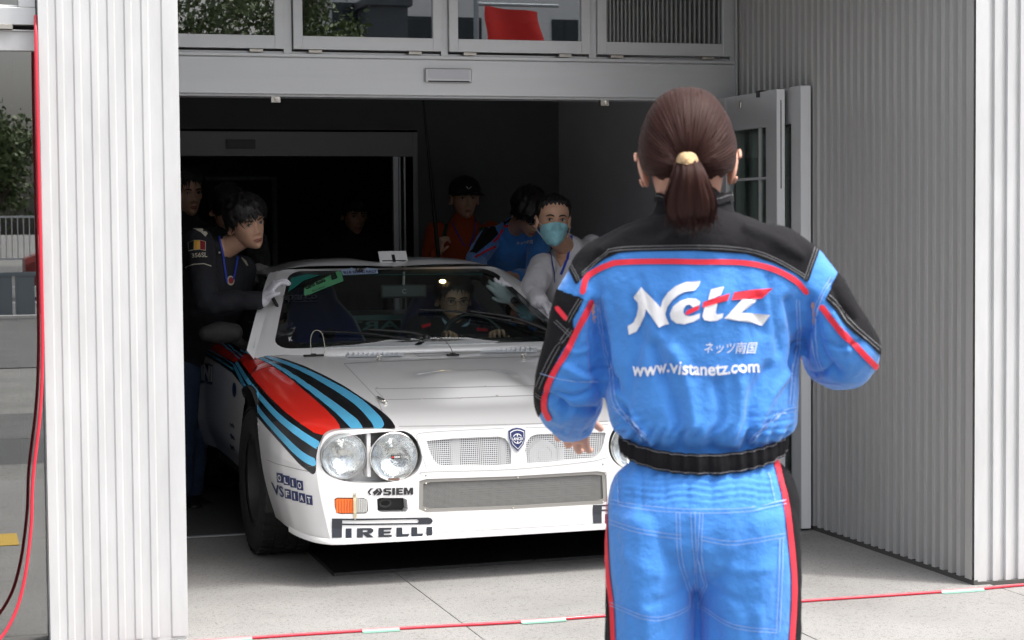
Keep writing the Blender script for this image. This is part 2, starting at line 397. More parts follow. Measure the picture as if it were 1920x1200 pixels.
# ---- ground
b = MB(); b.box(-400, 400, -400, 400, -.3, -.006); struct(b.build('ground', M['concrete'])); b = MB(); b.box(-4.7, 10.2, 1.4, 8.72, -.05, -.0055); struct(b.build('paving_bed', M['joint']))
G = thing('stone_paving', 'pale speckled granite paving slabs in front of the white entrance', 'paving'); G['kind'] = 'structure'; del G['category']; del G['label']
sxs = [-4.62+1.0575*i for i in range(14)]
slab_me = {}
ys_ = [6.527-1.06*i for i in range(5)][::-1]+[8.70]
for j in range(len(ys_)-1):
    y0, y1 = ys_[j]+.002, ys_[j+1]-.002
    for x0 in sxs:
        if y0 > 6.4 and (x0 > 3.3 or x0 < -.6): continue
        k = round(y1-y0, 3)
        if k not in slab_me:
            bb = MB(); bb.box(0, 1.0535, 0, y1-y0, -.03, 0); o = bb.build('slab', M['stone'], G, bevel=.0015); slab_me[k] = o; o.location = (x0+.002, y0, 0)
        else:
            o = slab_me[k].copy(); COL.objects.link(o); o.location = (x0+.002, y0, 0)
        o.location.z = rng.uniform(-.0006, .0006)
# joint compound strip behind the cable
b = MB(); b.box(-60, 60, 1.55, 2.28, -.03, -.001); struct(b.build('kerb', M['concrete']))
b = MB(); b.box(-60, 60, .1, 1.55, -.03, -.002); struct(b.build('gutter', mat('wet_gutter', (.06, .06, .06), .5)))
b = MB(); b.box(-60, 60, -1.7, .1, -.02, -.001); struct(b.build('road_edge', M['asphalt']))
b = MB(); b.box(-80, 80, -60, -6.6, -.02, .004); struct(b.build('road', M['asphalt']))
for k, (yy) in enumerate((-18.5, -24.0, -34)):
    b = MB(); b.box(-60, 60, yy-.08, yy+.08, .0, .008); struct(b.build('road_line', M['vinylW']))
# ---- building
B = thing('showroom_building', 'showroom building with pale ribbed aluminium cladding around a recessed entrance', 'building')
def ribbed(length, z0, z1, t0, t1, period=.0555, duty=.5, depth=.013, sl=.0025, phase=.03, nz=2):
    """profile (s,d): d is proud height; trims at both ends"""
    P = [(0, 0), (t0, 0)]; s = t0+phase
    P = [(0, depth), (t0, depth), (t0+sl, 0)]
    while s+period*duty+sl < length-t1:
        P += [(s, 0), (s+sl, depth), (s+period*duty-sl, depth), (s+period*duty, 0)]; s += period
    P += [(length-t1-sl, 0), (length-t1, depth), (length, depth)]
    V = []; F = []; n = len(P)
    for z in (z0, z1): V += [(p, d, z) for p, d in P]
    for i in range(n-1): F.append((i, i+1, n+i+1, n+i))
    return V, F
def xf(V, f): return [f(*v) for v in V]
# left pillar
V, F = ribbed(XL1-XL0, .012, 7, .028, .052, phase=.026, depth=.005, sl=.005)
o = mk('pillar_cladding', xf(V, lambda s, d, z: (XL0+s, YF+.0065-d, z)), F, M['clad'], B)
b = MB(); b.box(XL0, XL1, YF+.007, YH+.02, .0, 7); b.build('pillar_core', M['clad'], B)
# right pillar front
V, F = ribbed(3.2, .012, 7, .052, .05, phase=.026)
mk('pillar_cladding', xf(V, lambda s, d, z: (XR+s, YF+.013-d, z)), F, M['clad'], B)
b = MB(); b.box(XR+.0135, XR+3.2, YF+.0135, YH+.2, .0, 7); b.build('pillar_core', M['cladg'], B)
# recess side wall
V, F = ribbed(YH-YF-.0, .02, 7, .055, .02, period=.0655, duty=.40, depth=.024, sl=.0012, phase=.04)
mk('recess_cladding', xf(V, lambda s, d, z: (XR+.015-d, YF+.001+s, z)), [f[::-1] for f in F], M['cladg'], B)
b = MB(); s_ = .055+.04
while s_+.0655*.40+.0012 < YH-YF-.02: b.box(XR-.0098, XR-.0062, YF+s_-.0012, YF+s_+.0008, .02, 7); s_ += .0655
stuff(b.build('rib_highlight', M['clad'], B))  # paler strips that paint the light caught along each rib's bend
b = MB(); b.box(XR-.004, XR+.013, YF-.004, YH-.1, -.005, .019); b.build('base_strip', M['joint'], B)
b = MB(); b.box(XR+.013, XR+3.2, YF-.004, YF+.013, -.005, .011); b.build('base_strip', M['joint'], B)
# soffit and upper wall
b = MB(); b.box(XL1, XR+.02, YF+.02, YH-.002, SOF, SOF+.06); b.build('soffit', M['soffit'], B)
for i, (x, y) in enumerate(((1.25, 7.5), (2.25, 7.5), (3.2, 7.5))):
    b = MB(); b.lathe([(.0, -.002), (.055, -.002), (.055, -.008), (.07, -.01), (.07, 0)], 24, (x, y, SOF), 'z'); b.build('downlight', M['alud'], B, smooth=True, sharp=40)
V, F = ribbed(XR-XL1, SOF-.02, 7, .05, .05)
mk('upper_cladding', xf(V, lambda s, d, z: (XL1+s, YF+.018-d, z)), F, M['clad'], B)
b = MB(); b.box(XL1, XR, YF+.0185, YH, SOF+.061, 7); b.box(-6, 8, YH+.3, 20, 2.9, 7); b.box(-6, XL0, YF+.12, 20, 2.62, 7); b.build('upper_wall', M['charcoal'], B)
# header beam
b = MB(); b.box(XL1, 3.744, YH, YH+.16, 2.003, 2.168); b.box(XL1, 3.744, YH+.004, YH+.16, 2.168, 2.172); b.box(XL1, 3.744, YH, YH+.16, 2.172, 2.188)
b.build('header_beam', M['alu'], B, bevel=.0015)
b = MB(); b.box(XL1, 3.744, YH+.02, YH+.15, 1.992, 2.003); b.build('header_track', M['alud'], B)
b = MB(); b.box(2.178, 2.401, YH-.028, YH, 2.062, 2.128); s_ = b.build('motion_sensor', M['alu'], B, bevel=.004)
b = MB(); b.box(2.188, 2.391, YH-.0295, YH-.027, 2.078, 2.081); b.box(2.190, 2.389, YH-.031, YH-.0285, 2.082, 2.122); b.build('sensor_cover', mat('sensor_lilac_grey', (.58, .58, .62), .35, .3), s_)
b = MB(); b.box(2.19, 2.389, YH-.0292, YH-.0275, 2.064, 2.070); b.build('sensor_slot', M['black'], s_)
for xx in (1.462, 3.055):
    b = MB(); b.box(xx, xx+.042, YH+.02, YH+.05, 1.965, 1.9915); b.lathe([(0, -.012), (.011, -.01), (.011, 0)], 16, (xx+.026, YH+.02, 1.980), 'y'); b.build('door_catch', M['hinge'], B, smooth=True, sharp=30)
# transom frame
b = MB()
for x0, x1 in ((1.521, 1.559), (2.263, 2.297), (2.994, 3.031), (3.7225, 3.744)): b.box(x0, x1, YH+.012, YH+.12, 2.188, SOF)
b.box(XL1, 3.744, YH+.03, YH+.12, 2.188, 2.199); b.build('transom_frame', M['alu'], B, bevel=.001)
b = MB(); b.box(3.7445, 3.7525, YH-.012, YH+.05, 1.99, SOF); b.build('edge_trim', M['clad'], B)
b = MB(); b.box(3.7530, 3.7625, YH+.0, YH+.05, 1.99, SOF); b.build('sealant_gap', M['joint'], B)
for k, (x0, x1, tilt) in enumerate(((.80, 1.520, 0), (1.562, 2.262, .003), (2.298, 2.993, 0), (3.032, 3.7215, 0))):
    b = MB(); z0, z1 = 2.207, SOF-.02; w = .043; y0, y1 = YH-.012-tilt, YH+.03
    b.box(x0, x0+w, y0, y1, z0, z1); b.box(x1-w, x1, y0, y1, z0, z1); b.box(x0+w, x1-w, y0+.0012, y1, z0, z0+.060); b.box(x0+w, x1-w, y0+.0012, y1, z1-.05, z1)
    wdw = b.build('window', M['alu'], B, bevel=.001)
    b = MB(); b.box(x0+w, x1-w, y0+.014, y0+.020, z0+.060, z1-.05); b.build('pane', M['glassN'], wdw)
    for hx in ((x0+x1)/2-.28, (x0+x1)/2+.19) if k else ((x0+x1)/2+.20,):
        b = MB(); b.box(hx, hx+.062, YH-.016, YH+.004, 2.191, 2.205); b.box(hx+.012, hx+.05, YH-.018, YH-.016, 2.1985, 2.2015); b.build('hinge', M['hinge'], wdw, bevel=.0015)
# vestibule behind the header
b = MB(); b.box(3.93, 4.0, YH+.2, 12.3, 0, 2.9); b.build('vestibule_wall', M['greywall'], B)
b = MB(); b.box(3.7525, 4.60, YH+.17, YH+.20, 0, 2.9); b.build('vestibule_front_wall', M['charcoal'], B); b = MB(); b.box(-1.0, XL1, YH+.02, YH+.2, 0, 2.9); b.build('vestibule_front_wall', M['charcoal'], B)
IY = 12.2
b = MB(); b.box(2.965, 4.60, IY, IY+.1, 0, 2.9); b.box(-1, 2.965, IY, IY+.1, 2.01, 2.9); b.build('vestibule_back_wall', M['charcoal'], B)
b = MB(); b.box(-1.05, -1.0, YH+.2, 20, 0, 2.9); b.build('vestibule_wall', M['charcoal'], B)
b = MB(); b.box(-1, 4.6, YH+.17, 20, 2.72, 2.8); b.build('vestibule_ceiling', M['bwhite'] if 'bwhite' in M else M['greywall'], B)
b = MB(); b.box(-1, 2.955, IY-.05, IY+.1, 1.84, 1.995); b.box(2.925, 2.957, IY-.055, IY-.0505, 0, 1.995); b.build('inner_header', mat('inner_grey_header', (.30, .30, .31), .45, .3), B, bevel=.002)
b = MB(); b.box(1.725, 1.905, IY-.075, IY-.051, 1.885, 1.942); b.box(1.733, 1.897, IY-.078, IY-.0752, 1.892, 1.935); b.build('motion_sensor', mat('dark_sensor', (.13, .13, .135), .4), B, bevel=.003)
b = MB(); b.box(2.800, 2.832, IY-.03, IY+.02, 0, 1.839); b.box(2.838, 2.848, IY-.03, IY+.02, 0, 1.839); b.box(2.870, 2.880, IY-.03, IY+.02, 0, 1.839); b.build('inner_door_stile', M['alu'], B)
b = MB(); b.box(-1, 4.6, 16, 16.1, 0, 2.9); b.box(4.55, 4.6, IY+.1, 16, 0, 2.9); b.build('inner_room_wall', M['charcoal'], B)
b = MB(); b.box(2.64, 2.68, 15.95, 16, 0, 1.78); b.box(1.6, 2.68, 15.95, 16, 1.78, 1.81); b.build('inner_doorframe', M['greywall'], B)
b = MB(); b.box(XL1, XR, 8.70, 8.735, -.006, .003); b.build('threshold', M['alu'], B, bevel=.001)
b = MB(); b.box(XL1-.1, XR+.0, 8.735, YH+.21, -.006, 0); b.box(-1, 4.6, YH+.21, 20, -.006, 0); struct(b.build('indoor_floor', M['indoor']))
# glazed wall left of the pillar
GY = 6.66
b = MB(); b.box(-5, XL0-.0005, GY-.02, GY+.08, 1.988, 2.052); b.box(-5, XL0-.0005, GY-.03, GY+.08, 2.052, 2.056); b.build('pale_bar', M['clad'], B, bevel=.0015)
b = MB(); b.box(-5, XL0-.002, GY, GY+.006, -.01, 1.988); b.build('shopfront_pane', M['glassN'], B)
b = MB(); x1 = XL0-.004; z0 = 2.072
b.box(-.7, x1, GY-.035, GY+.02, z0, z0+.058); b.box(x1-.055, x1, GY-.035, GY+.02, z0+.058, 2.6); b.box(-.7, x1-.055, GY-.02, GY+.02, z0+.058, z0+.066); wdw = b.build('window', M['alu'], B, bevel=.002)
b = MB(); b.box(-.7, x1-.055, GY-.008, GY-.003, z0+.066, 2.6); b.build('pane', M['glassN'], wdw)
b = MB(); b.box(-5, XL0, GY+.02, GY+.08, 2.056, 2.62); b.build('window_back_frame', M['joint'], B)
b = MB(); b.box(x1-.14, x1-.075, GY-.045, GY-.02, 2.0570, 2.0705); b.build('hinge', M['hinge'], wdw)
b = MB(); b.box(-5, .3, 9.3, 9.4, 0, 2.6); b.box(-5, .3, GY+.1, 9.3, -.006, -.001); b.build('showroom_back_wall', M['charcoal'], B)
pts = []; prof = []
for i in range(330): prof += [(.0006, i*.004), (.0017, i*.004+.002)]
b = MB(); b.lathe(prof, 6, (XL0-.006, GY+.012, .28), 'z'); tag(b.build('blind_chain', M['clad'], None, smooth=True), 'fine white ball chain hanging behind the glass beside the left pillar', 'blind chain')
# open door leaves folded against the right wall
def leaf(name, x, w, y0, y1, label, top=2.0, rail=.165, st=.12, mid=True, base=.012):
    t = thing(name, label, 'door', (x, y1, 0)); L = y1-y0
    b = MB(); b.box(0, w, -L, -L+st, base, top); b.box(0, w, -st, 0, base, top); b.box(.002, w-.002, -L+st, -st, top-rail, top-.001); b.box(.002, w-.002, -L+st, -st, base, base+.22)
    b.build('frame', M['alud'], t, bevel=.0015)
    b = MB(); b.box(w*.45, w*.55, -L+st, -st, base+.22, top-rail); b.build('pane', M['glassD'], t)
    if mid:
        b = MB(); b.box(w*.3, w*.7, -L+st, -st, 1.595, 1.607); b.box(w*.32, w*.68, -L+st+.10, -L+st+.112, base+.22, 1.595); b.box(w*.32, w*.68, -L+st+.10, -L+st+.112, 1.607, top-rail); b.build('pale_bar', M['clad'], t)  # thin pale bars standing in for lines mirrored in the pane
    b = MB(); b.box(w*.04, w*.96, -L-.0035, -L-.0002, base, top-.002); b.build('edge_strip', M['white'], t)
    b = MB(); b.box(w*.44, w*.56, -L-.0048, -L-.0036, 1.55, top-.05); (b.build('brush_seal', mat('worn_seal', (.10, .09, .08), .9, var=.6, vscale=40), t) if mid else None)
    return t
ta = leaf('entrance_door', 3.640, .040, 8.08, 8.79, 'open glazed aluminium door leaf with white edge, nearer the opening')
b = MB(); b.lathe([(0, -.004), (.012, -.004), (.014, 0)], 20, (0, 0, 0), 'x'); lo = b.build('lock', M['hinge'], ta, smooth=True, sharp=30); lo.location = (-.001, -.30, 1.955); lo.scale = (1, .8, 1.5)
b = MB(); b.box(-.004, .03, -.52, -.49, 1.975, 2.006); b.build('top_guide', M['black'], ta)
tb_ = leaf('entrance_door', 3.700, .050, 7.955, 8.79, 'second open door leaf tight against the ribbed side wall', top=2.008, st=.10, mid=False)
b = MB(); b.lathe([(0, -.0045), (.006, -.0045), (.006, 0)], 12, (0, 0, 0), 'y'); q = b.build('bolt_hole', M['black'], tb_); q.location = (.03, -.838, .735)

# ---- cables on the ground and wall
def gpt(x, y, z=0): d = ray_px(x, y); t = (z-CC[2])/d[2]; return CC+d*t
cb = [gpt(x, y, .006) for x, y in ((250, 1212), (470, 1196), (745, 1178.5), (972, 1166), (1180, 1151), (1380, 1138), (1505, 1127), (1640, 1118), (1757, 1110), (1838, 1104), (1870, 1101), (1925, 1096), (2100, 1082))]
cb[0] = cb[0]+np.array([-.2, 0, 0]); cbs = cr_spline(cb, 8)
b = MB(); b.add(*tube(cbs, .0055, n=10)); C1 = tag(b.build('floor_cable', M['hose'], smooth=True), 'red cable taped along the paving joint across the entrance', 'cable')
for xa, xb in ((352, 470), (675, 745), (972, 1056), (1757, 1836)):
    P = cbs[(to_px(cbs)[:, 0] > xa-6) & (to_px(cbs)[:, 0] < xb+6)]; x0, x1 = gpt(xa, to_px(P)[0][1])[0], gpt(xb, to_px(P)[-1][1])[0]
    xs = np.linspace(x0, x1, 10); yy = np.interp(xs, cbs[:, 0], cbs[:, 1]); V = []; F = []
    cs = [(-.026, .0015), (-.010, .0022), (-.0066, .006), (-.004, .0108), (0, .0126), (.004, .0108), (.0066, .006), (.010, .0022), (.015, .0015)]
    for x, y in zip(xs, yy): V += [(x, y+a, h+rng.uniform(0, .0008)) for a, h in cs]
    nn = len(cs)
    for i in range(9):
        for j in range(nn-1): F.append((i*nn+j, (i+1)*nn+j, (i+1)*nn+j+1, i*nn+j+1))
    mi = [0 if j < 2 else 1 for i in range(9) for j in range(nn-1)]
    mk('cable_tape', V, F, None, C1, True, mats=[M['mint'], M['pinktape']], mi=mi)
hp = [(.315, 6.60, 2.098), (.312, 6.55, 2.03), (.311, 6.53, 1.8), (.312, 6.53, 1.4), (.312, 6.525, 1.03), (.300, 6.52, .80), (.271, 6.51, .573), (.262, 6.50, .42), (.235, 6.49, .239), (.195, 6.48, .12), (.13, 6.46, .04), (.02, 6.40, .01), (-.3, 6.2, .01)]
b = MB(); b.add(*tube(hp, .0058, n=10, sub=8)); tag(b.build('hanging_cable', M['hose'], smooth=True), 'red cable hanging down beside the left pillar and curling onto the ground', 'cable')
b = MB(); b.box(-.9, .30, 4.24, 4.58, .0005, .0035); y_ = tag(b.build('floor_tape', M['yellow']), 'yellow printed tape on the paving mirrored in the left glass', 'tape')
V, T = text2d('CAUTION', .01); mk('lettering', [(-.1+.3*v[0], 4.34+.14*v[1], .0042) for v in V], T, M['black'], y_)
# rubber mat under the nose
b = MB(); b.add([(1.472, 7.545, 0), (3.02, 7.60, 0), (3.02, 8.45, 0), (1.482, 8.45, 0), (1.476, 7.550, .014), (3.016, 7.604, .014), (3.016, 8.446, .014), (1.486, 8.446, .014)], [(0, 1, 5, 4), (1, 2, 6, 5), (2, 3, 7, 6), (3, 0, 4, 7), (4, 5, 6, 7)])
tag(b.build('floor_mat', M['mat'], bevel=.003), 'black rubber mat on the paving under the nose of the white car', 'mat')

# ---- what the glass mirrors: the street behind the photographer
M['leaf'] = mat('tree_leaves', (.10, .14, .05), .6, var=.5, vscale=1.2); M['bark'] = mat('bark', (.08, .06, .045), .9)
M['bwhite'] = mat('white_render', (.72, .73, .74), .7, var=.05); M['bdark'] = mat('dark_slate_cladding', (.07, .08, .095), .6); M['rail'] = mat('galvanised_rail', (.30, .34, .37), .5, .3)
M['win'] = mat('dark_window', (.03, .04, .05), .1)
def tree(x, y, h, r, label):
    t = thing('tree', label, 'tree', (x, y, 0), group='trees across the road')
    b = MB(); b.add(*tube([(0, 0, 0), (.1, 0, h*.3), (0, .1, h*.6)], [.28, .22, .12], n=8))
    for k in range(5): a = k*1.3; b.add(*tube([(0, 0, h*.3), (r*.5*math.cos(a), r*.5*math.sin(a), h*.62)], [.12, .05], n=6))
    b.build('trunk', M['bark'], t)
    n = 8000; C = rng.normal(size=(26, 3)); C /= np.linalg.norm(C, axis=1)[:, None]; C *= rng.uniform(.3, .85, (26, 1)); C = C*np.array([r, r, h*.34])+np.array([0, 0, h*.64])
    c = C[rng.randint(0, 26, n)]+rng.normal(size=(n, 3))*r*.17; s = rng.uniform(.05, .15, n)
    d1 = rng.normal(size=(n, 3)); d1 /= np.linalg.norm(d1, axis=1)[:, None]; d2 = np.cross(d1, rng.normal(size=(n, 3))); d2 /= np.linalg.norm(d2, axis=1)[:, None]
    V = np.stack([c-d1*s[:, None], c-d2*s[:, None]*.5, c+d1*s[:, None], c+d2*s[:, None]*.5], 1).reshape(-1, 3)
    mk('crown', V, [(4*i, 4*i+1, 4*i+2, 4*i+3) for i in range(n)], M['leaf'], t)
for x, y, h, r, lab in ((-7, -52, 8, 3.5, 'tall leafy tree at the far left end of the row across the road'), (1.3, -46, 5.3, 2.1, 'low round-crowned tree mirrored in the glass left of the ribbed pillar'), (8.6, -44, 12, 2.6, 'tall tree mirrored in the leftmost transom window'), (12.0, -46, 12, 2.0, 'slim tall tree beside the white rendered block'), (31, -50, 9, 4, 'broad tree at the far right end of the row across the road')):
    tree(x, y, h, r, lab)
def house(x0, x1, y, h, m_, wins, label):
    t = thing('office_building', label, 'building', ((x0+x1)/2, y, 0)); w = (x1-x0)/2
    b = MB(); b.box(-w, w, -8, 0, 0, h); b.box(-w-.15, w+.15, -8, .15, h, h+.25); b.build('wall', m_, t)
    for i in range(wins):
        for zz in (2.2, 5.2, 8.2):
            if zz+1.3 > h: continue
            cx = -w+(i+.5)*2*w/wins; b = MB(); b.box(cx-.55, cx+.55, .0, .05, zz, zz+1.3); b.box(cx-.03, cx+.03, .05, .08, zz, zz+1.3); b.box(cx-.62, cx+.62, 0, .09, zz-.08, zz); b.build('window', M['win'], t)
house(13.5, 15.2, -52, 13, M['bwhite'], 1, 'white rendered block across the road')
house(14.75, 16.15, -50, 9.2, M['bdark'], 2, 'dark slate-coloured block between two pale ones across the road')
house(17.0, 27, -56, 13, M['bwhite'], 5, 'wide pale block at the right across the road')
for zz, dy in ((8.6, 0), (9.3, .5), (7.9, .2)):
    b = MB(); b.add(*tube([(-30+i*6, -30-dy, zz+.02*(i-6)**2*.35) for i in range(13)], .022, n=5)); tag(b.build('power_line', M['black']), {0: 'middle overhead power line', .5: 'highest overhead power line', .2: 'lowest overhead power line'}[dy]+' strung along the road', 'power line', 'overhead lines along the road')
b = MB(); b.add(*tube([(-1.6, -32, 0), (-1.6, -32, 9.6)], [.16, .11], n=12)); 
t = thing('utility_pole', 'grey concrete utility pole with crossarm by the road', 'utility pole', (0, 0, 0)); b.build('pole', M['rail'], t, smooth=True)
b = MB(); b.box(-2.5, -.7, -32.1, -31.95, 9.2, 9.3); b.box(-2.3, -.9, -32.1, -31.95, 8.2, 8.28); b.lathe([(.0, 0), (.22, 0), (.22, .7), (0, .7)], 14, (-1.2, -31.9, 7.2), 'z'); b.build('crossarm', M['joint'], t)
for k, (y, h, x0, x1, lab) in enumerate(((-17.5, .72, -8, 1.75, 'low grey panel guardrail near the kerb'), (-43, 1.75, -14, 8, 'white barred fence on the far side of the road'))):
    t = thing('fence', lab, 'fence', (0, y, 0)); b = MB(); b.box(x0, x1, -.03, .03, h-.06, h)
    if k: b.box(x0, x1, -.03, .03, .5, .56)
    n = int((x1-x0)/(.33 if k == 0 else .16)); b.build('rail', M['rail'] if k == 0 else M['bwhite'], t); pb = None
    for i in range(min(n, 140)):
        xx = x0+i*(x1-x0)/n
        if pb is None:
            q = MB(); q.box(0, .29 if k == 0 else .03, -.015, .015, .06 if k == 0 else .5, h-.06); pb = q.build('panel' if k == 0 else 'bar', M['rail'] if k == 0 else M['bwhite'], t); pb.location.x = xx
        else:
            q = pb.copy(); COL.objects.link(q); q.location.x = xx
def street_car(x, y, m_, label):
    t = thing('parked_car', label, 'car', (x, y, 0), R(90)); st = [(-2.1, .30, .62, .72), (-1.9, .28, .86, .80), (-1.1, .26, .96, .84), (-.5, .26, .98, .85), (.9, .26, .98, .85), (1.6, .26, .96, .84), (2.05, .3, .8, .78)]
    V = []; F = []
    for yy, z0, z1, w in st: V += [(-w, yy, z0), (-w, yy, z1-.12), (-w+.1, yy, z1), (w-.1, yy, z1), (w, yy, z1-.12), (w, yy, z0)]
    for i in range(len(st)-1):
        for j in range(6): F.append((i*6+j, (i+1)*6+j, (i+1)*6+(j+1) % 6, i*6+(j+1) % 6))
    F += [(5, 4, 3, 2, 1, 0), tuple(36+j for j in range(6))]; mk('body', V, F, m_, t, True, 40)
    b = MB(); b.add([(-.72, -.75, .95), (.72, -.75, .95), (.6, -.1, 1.42), (-.6, -.1, 1.42), (-.74, 1.75, .95), (.74, 1.75, .95), (.6, 1.3, 1.42), (-.6, 1.3, 1.42)], [(0, 1, 2, 3), (5, 4, 7, 6), (4, 0, 3, 7), (1, 5, 6, 2)]); b.build('windows', M['win'], t)
    b = MB(); b.box(-.6, .6, -.1, 1.3, 1.42, 1.46); b.build('roof', m_, t, bevel=.015)
    for wy in (-1.3, 1.3):
        for sx in (-1, 1): b = MB(); b.lathe([(0, -.1), (.2, -.1), (.31, -.08), (.31, .08), (.2, .1), (0, .1)], 20, (sx*.76, wy, .31), 'x'); b.build('wheel', M['rubber'], t, smooth=True, sharp=40)
    for sx in (-1, 1): b = MB(); b.box(sx*.55-.15, sx*.55+.15, -2.11, -2.0, .6, .72); b.build('headlight', M['chrome'], t, bevel=.01)
street_car(-1.6, -33, mat('silver_paint', (.5, .5, .5), .3, .5), 'silver car on the road behind the low guardrail')
street_car(3.6, -26, mat('red_paint', (.22, .02, .015), .3), 'red car on the road mirrored beside the left pillar')
t = thing('banner', 'red cloth banner hung from a horizontal pole by the road', 'banner', (6.60, -3.2, 0))
V = []; F = []
for i in range(25):
    for j in range(13): V.append((-.75+i*(.62+.012*(12-j))/24+.02*math.sin(j), .05*math.sin(i*.33+j*.12), 2.8+j*.085-(.05*i/24)))
for i in range(24):
    for j in range(12): F.append((i*13+j, i*13+13+j, i*13+14+j, i*13+j+1))
mk('cloth', V, F, mat('red_cloth', (.70, .025, .02), .7), t, True)
b = MB(); b.add(*tube([(-.85, 0, 0), (-.85, 0, 3.95)], .03, n=10)); b.add(*tube([(-.85, 0, 3.84), (.1, 0, 3.84)], .02, n=8)); b.build('pole', M['rail'], t, smooth=True)
print('place', round(time.time()-T0, 1))

# ================================================================== THE CAR
CO = np.array([2.165, 7.28, 0.0]); CA = R(1.3)
MW = np.eye(4); MW[:3, :3] = [[math.cos(CA), -math.sin(CA), 0], [math.sin(CA), math.cos(CA), 0], [0, 0, 1]]; MW[:3, 3] = CO
car = thing('rally_car', 'white rally car with red, black and blue stripes being pushed out of the entrance', 'car', tuple(CO), CA)
def ip(v, xs, ys):
    xs = np.asarray(xs, float); ys = np.asarray(ys, float); m_ = np.gradient(ys, xs); d = np.diff(ys)/np.diff(xs)
    for i in range(1, len(xs)-1): m_[i] = 0 if d[i-1]*d[i] <= 0 else 2*d[i-1]*d[i]/(d[i-1]+d[i])
    m_[0], m_[-1] = d[0], d[-1]
    i = np.clip(np.searchsorted(xs, v)-1, 0, len(xs)-2); h = xs[i+1]-xs[i]; t = np.clip((v-xs[i])/h, 0, 1)
    return (2*t**3-3*t*t+1)*ys[i]+(t**3-2*t*t+t)*h*m_[i]+(-2*t**3+3*t*t)*ys[i+1]+(t**3-t*t)*h*m_[i+1]
VS = [0, .03, .08, .15, .25, .4, .7, 1.04, 1.12, 1.2, 2.3, 2.55, 2.9, 3.5, 3.8, 3.9]
WS = [.800, .832, .862, .885, .907, .920, .925, .925, .905, .875, .875, .905, .925, .92, .88, .84]
def fw(v): return ip(v, VS, WS)
def fz(v): return ip(v, [0, .15, .4, .7, 1.0, 1.3, 1.7, 2.5, 3.2, 3.7, 3.9], [.603, .638, .682, .735, .787, .832, .862, .885, .90, .88, .84])
def fb(v): return ip(v, [0, .12, .3, .5, 1.1, 1.5, 2.5, 3.9], [.172, .185, .20, .21, .22, .27, .30, .28])
def lean(u, z): return .012*(u/.76)**2+np.maximum(0, z-.44)*.13-np.maximum(0, .24-z)*.16+.03*np.clip((np.abs(u)-.6)/.2, 0, 1)**2
def section(v):
    w, zc, zb = fw(v), fz(v), fb(v)
    C = np.array([(0, zc), (.25, zc-.001), (.5, zc-.003), (w-.17, zc-.008), (w-.065, zc-.022), (w-.018, zc-.075), (w, zc-.155), (w, max(.49, zb+.2)), (w-.003, max(.41, zb+.14)), (w-.018, max(.33, zb+.09)), (w-.042, zb+.04), (w-.055, zb)])
    C = np.vstack([C[:1]*[1, 1], C[:1], C, C[-1:], C[-1:]]); out = []
    for i in range(len(C)-3):
        for t in np.linspace(0, 1, 8, endpoint=False):
            out.append(((1-t)**3*C[i]+(3*t**3-6*t*t+4)*C[i+1]+(-3*t**3+3*t*t+3*t+1)*C[i+2]+t**3*C[i+3])/6)
    out.append(C[-1]); return np.array(out)
def bulge(u, v):
    return .050*np.exp(-(((u-.0)/.20)**4+((v-.57)/.21)**4))+.0*u
st = np.unique(np.concatenate([np.linspace(0, .3, 22), np.linspace(.3, 1.45, 90), np.linspace(1.45, 3.9, 110)]))
VC, RC, WHR = (.93, 3.36), (.405, .41), .31
half = [section(v) for v in st]; ns = len(half[0]); nf = 2*ns-1
V = []
for v, h in zip(st, half):
    full = np.vstack([np.column_stack([-h[::-1, 0], h[::-1, 1]]), h[1:]])
    for u, z in full:
        vv = v+lean(u, z)*max(0, 1-v/.22); zz = z+(bulge(u, v) if z > .55 and abs(u) < .5 else 0); V.append((u, vv, zz))
V = np.array(V).reshape(len(st), nf, 3)
F = []
P = V.reshape(-1, 3).copy(); dead = np.zeros(len(P), bool)
for vc, rc in zip(VC, RC):
    sel = (np.abs(P[:, 0]) > .6) & (P[:, 2] < .74); dv, dz = P[:, 1]-vc, P[:, 2]-.315; d = np.hypot(dv, dz)
    inner = sel & (d < rc-.011); snap = sel & (d >= rc-.011) & (d < rc+.006)
    k = rc/d[snap]; P[snap, 1] = vc+dv[snap]*k; P[snap, 2] = .315+dz[snap]*k; dead |= inner
    dead |= sel & (np.abs(dv) < rc-.02) & (P[:, 2] < .315)
dead |= (P[:, 2] > .80) & (P[:, 1] > 1.40+.0*P[:, 0]) & (P[:, 1] < 2.75) & (np.abs(P[:, 0]) < .74)
for i in range(len(st)-1):
    for j in range(nf-1):
        f = (i*nf+j, i*nf+j+1, (i+1)*nf+j+1, (i+1)*nf+j)
        if not dead[list(f)].any(): F.append(f)
body = mk('body', P, F, M['paint'], car, True, 50)
bs = Skin(P, F, MW)
# arch inner walls, underside, flanges
b = MB()
for sx in (-1, 1):
    for vc, rc in zip(VC, RC):
        V = []; n = 30
        for i in range(n+1):
            a = R(-12)+R(204)*i/n; x = fw(min(3.8, vc+rc*math.cos(a)))-.014
            V += [(sx*x, vc+rc*math.cos(a), .315+rc*math.sin(a)), (sx*(x-.012), vc+(rc-.004)*math.cos(a), .315+(rc-.004)*math.sin(a)), (sx*.52, vc+(rc+.02)*math.cos(a), .315+(rc+.02)*math.sin(a))]
        b.add(V, [(3*i+k, 3*i+3+k, 3*i+4+k, 3*i+1+k) for i in range(n) for k in range(2)]+[])
    b.box(sx*.52-.01, sx*.52+.01, .2, 1.3, .2, .57); b.box(sx*.52-.01, sx*.52+.01, 2.9, 3.8, .2, .74)
b.box(-.52, .52, .12, 3.8, .19, .22); b.box(-.8, .8, 1.42, 2.4, .24, .27)
b.build('wheel_housing', M['inner'], car, smooth=True, sharp=40)
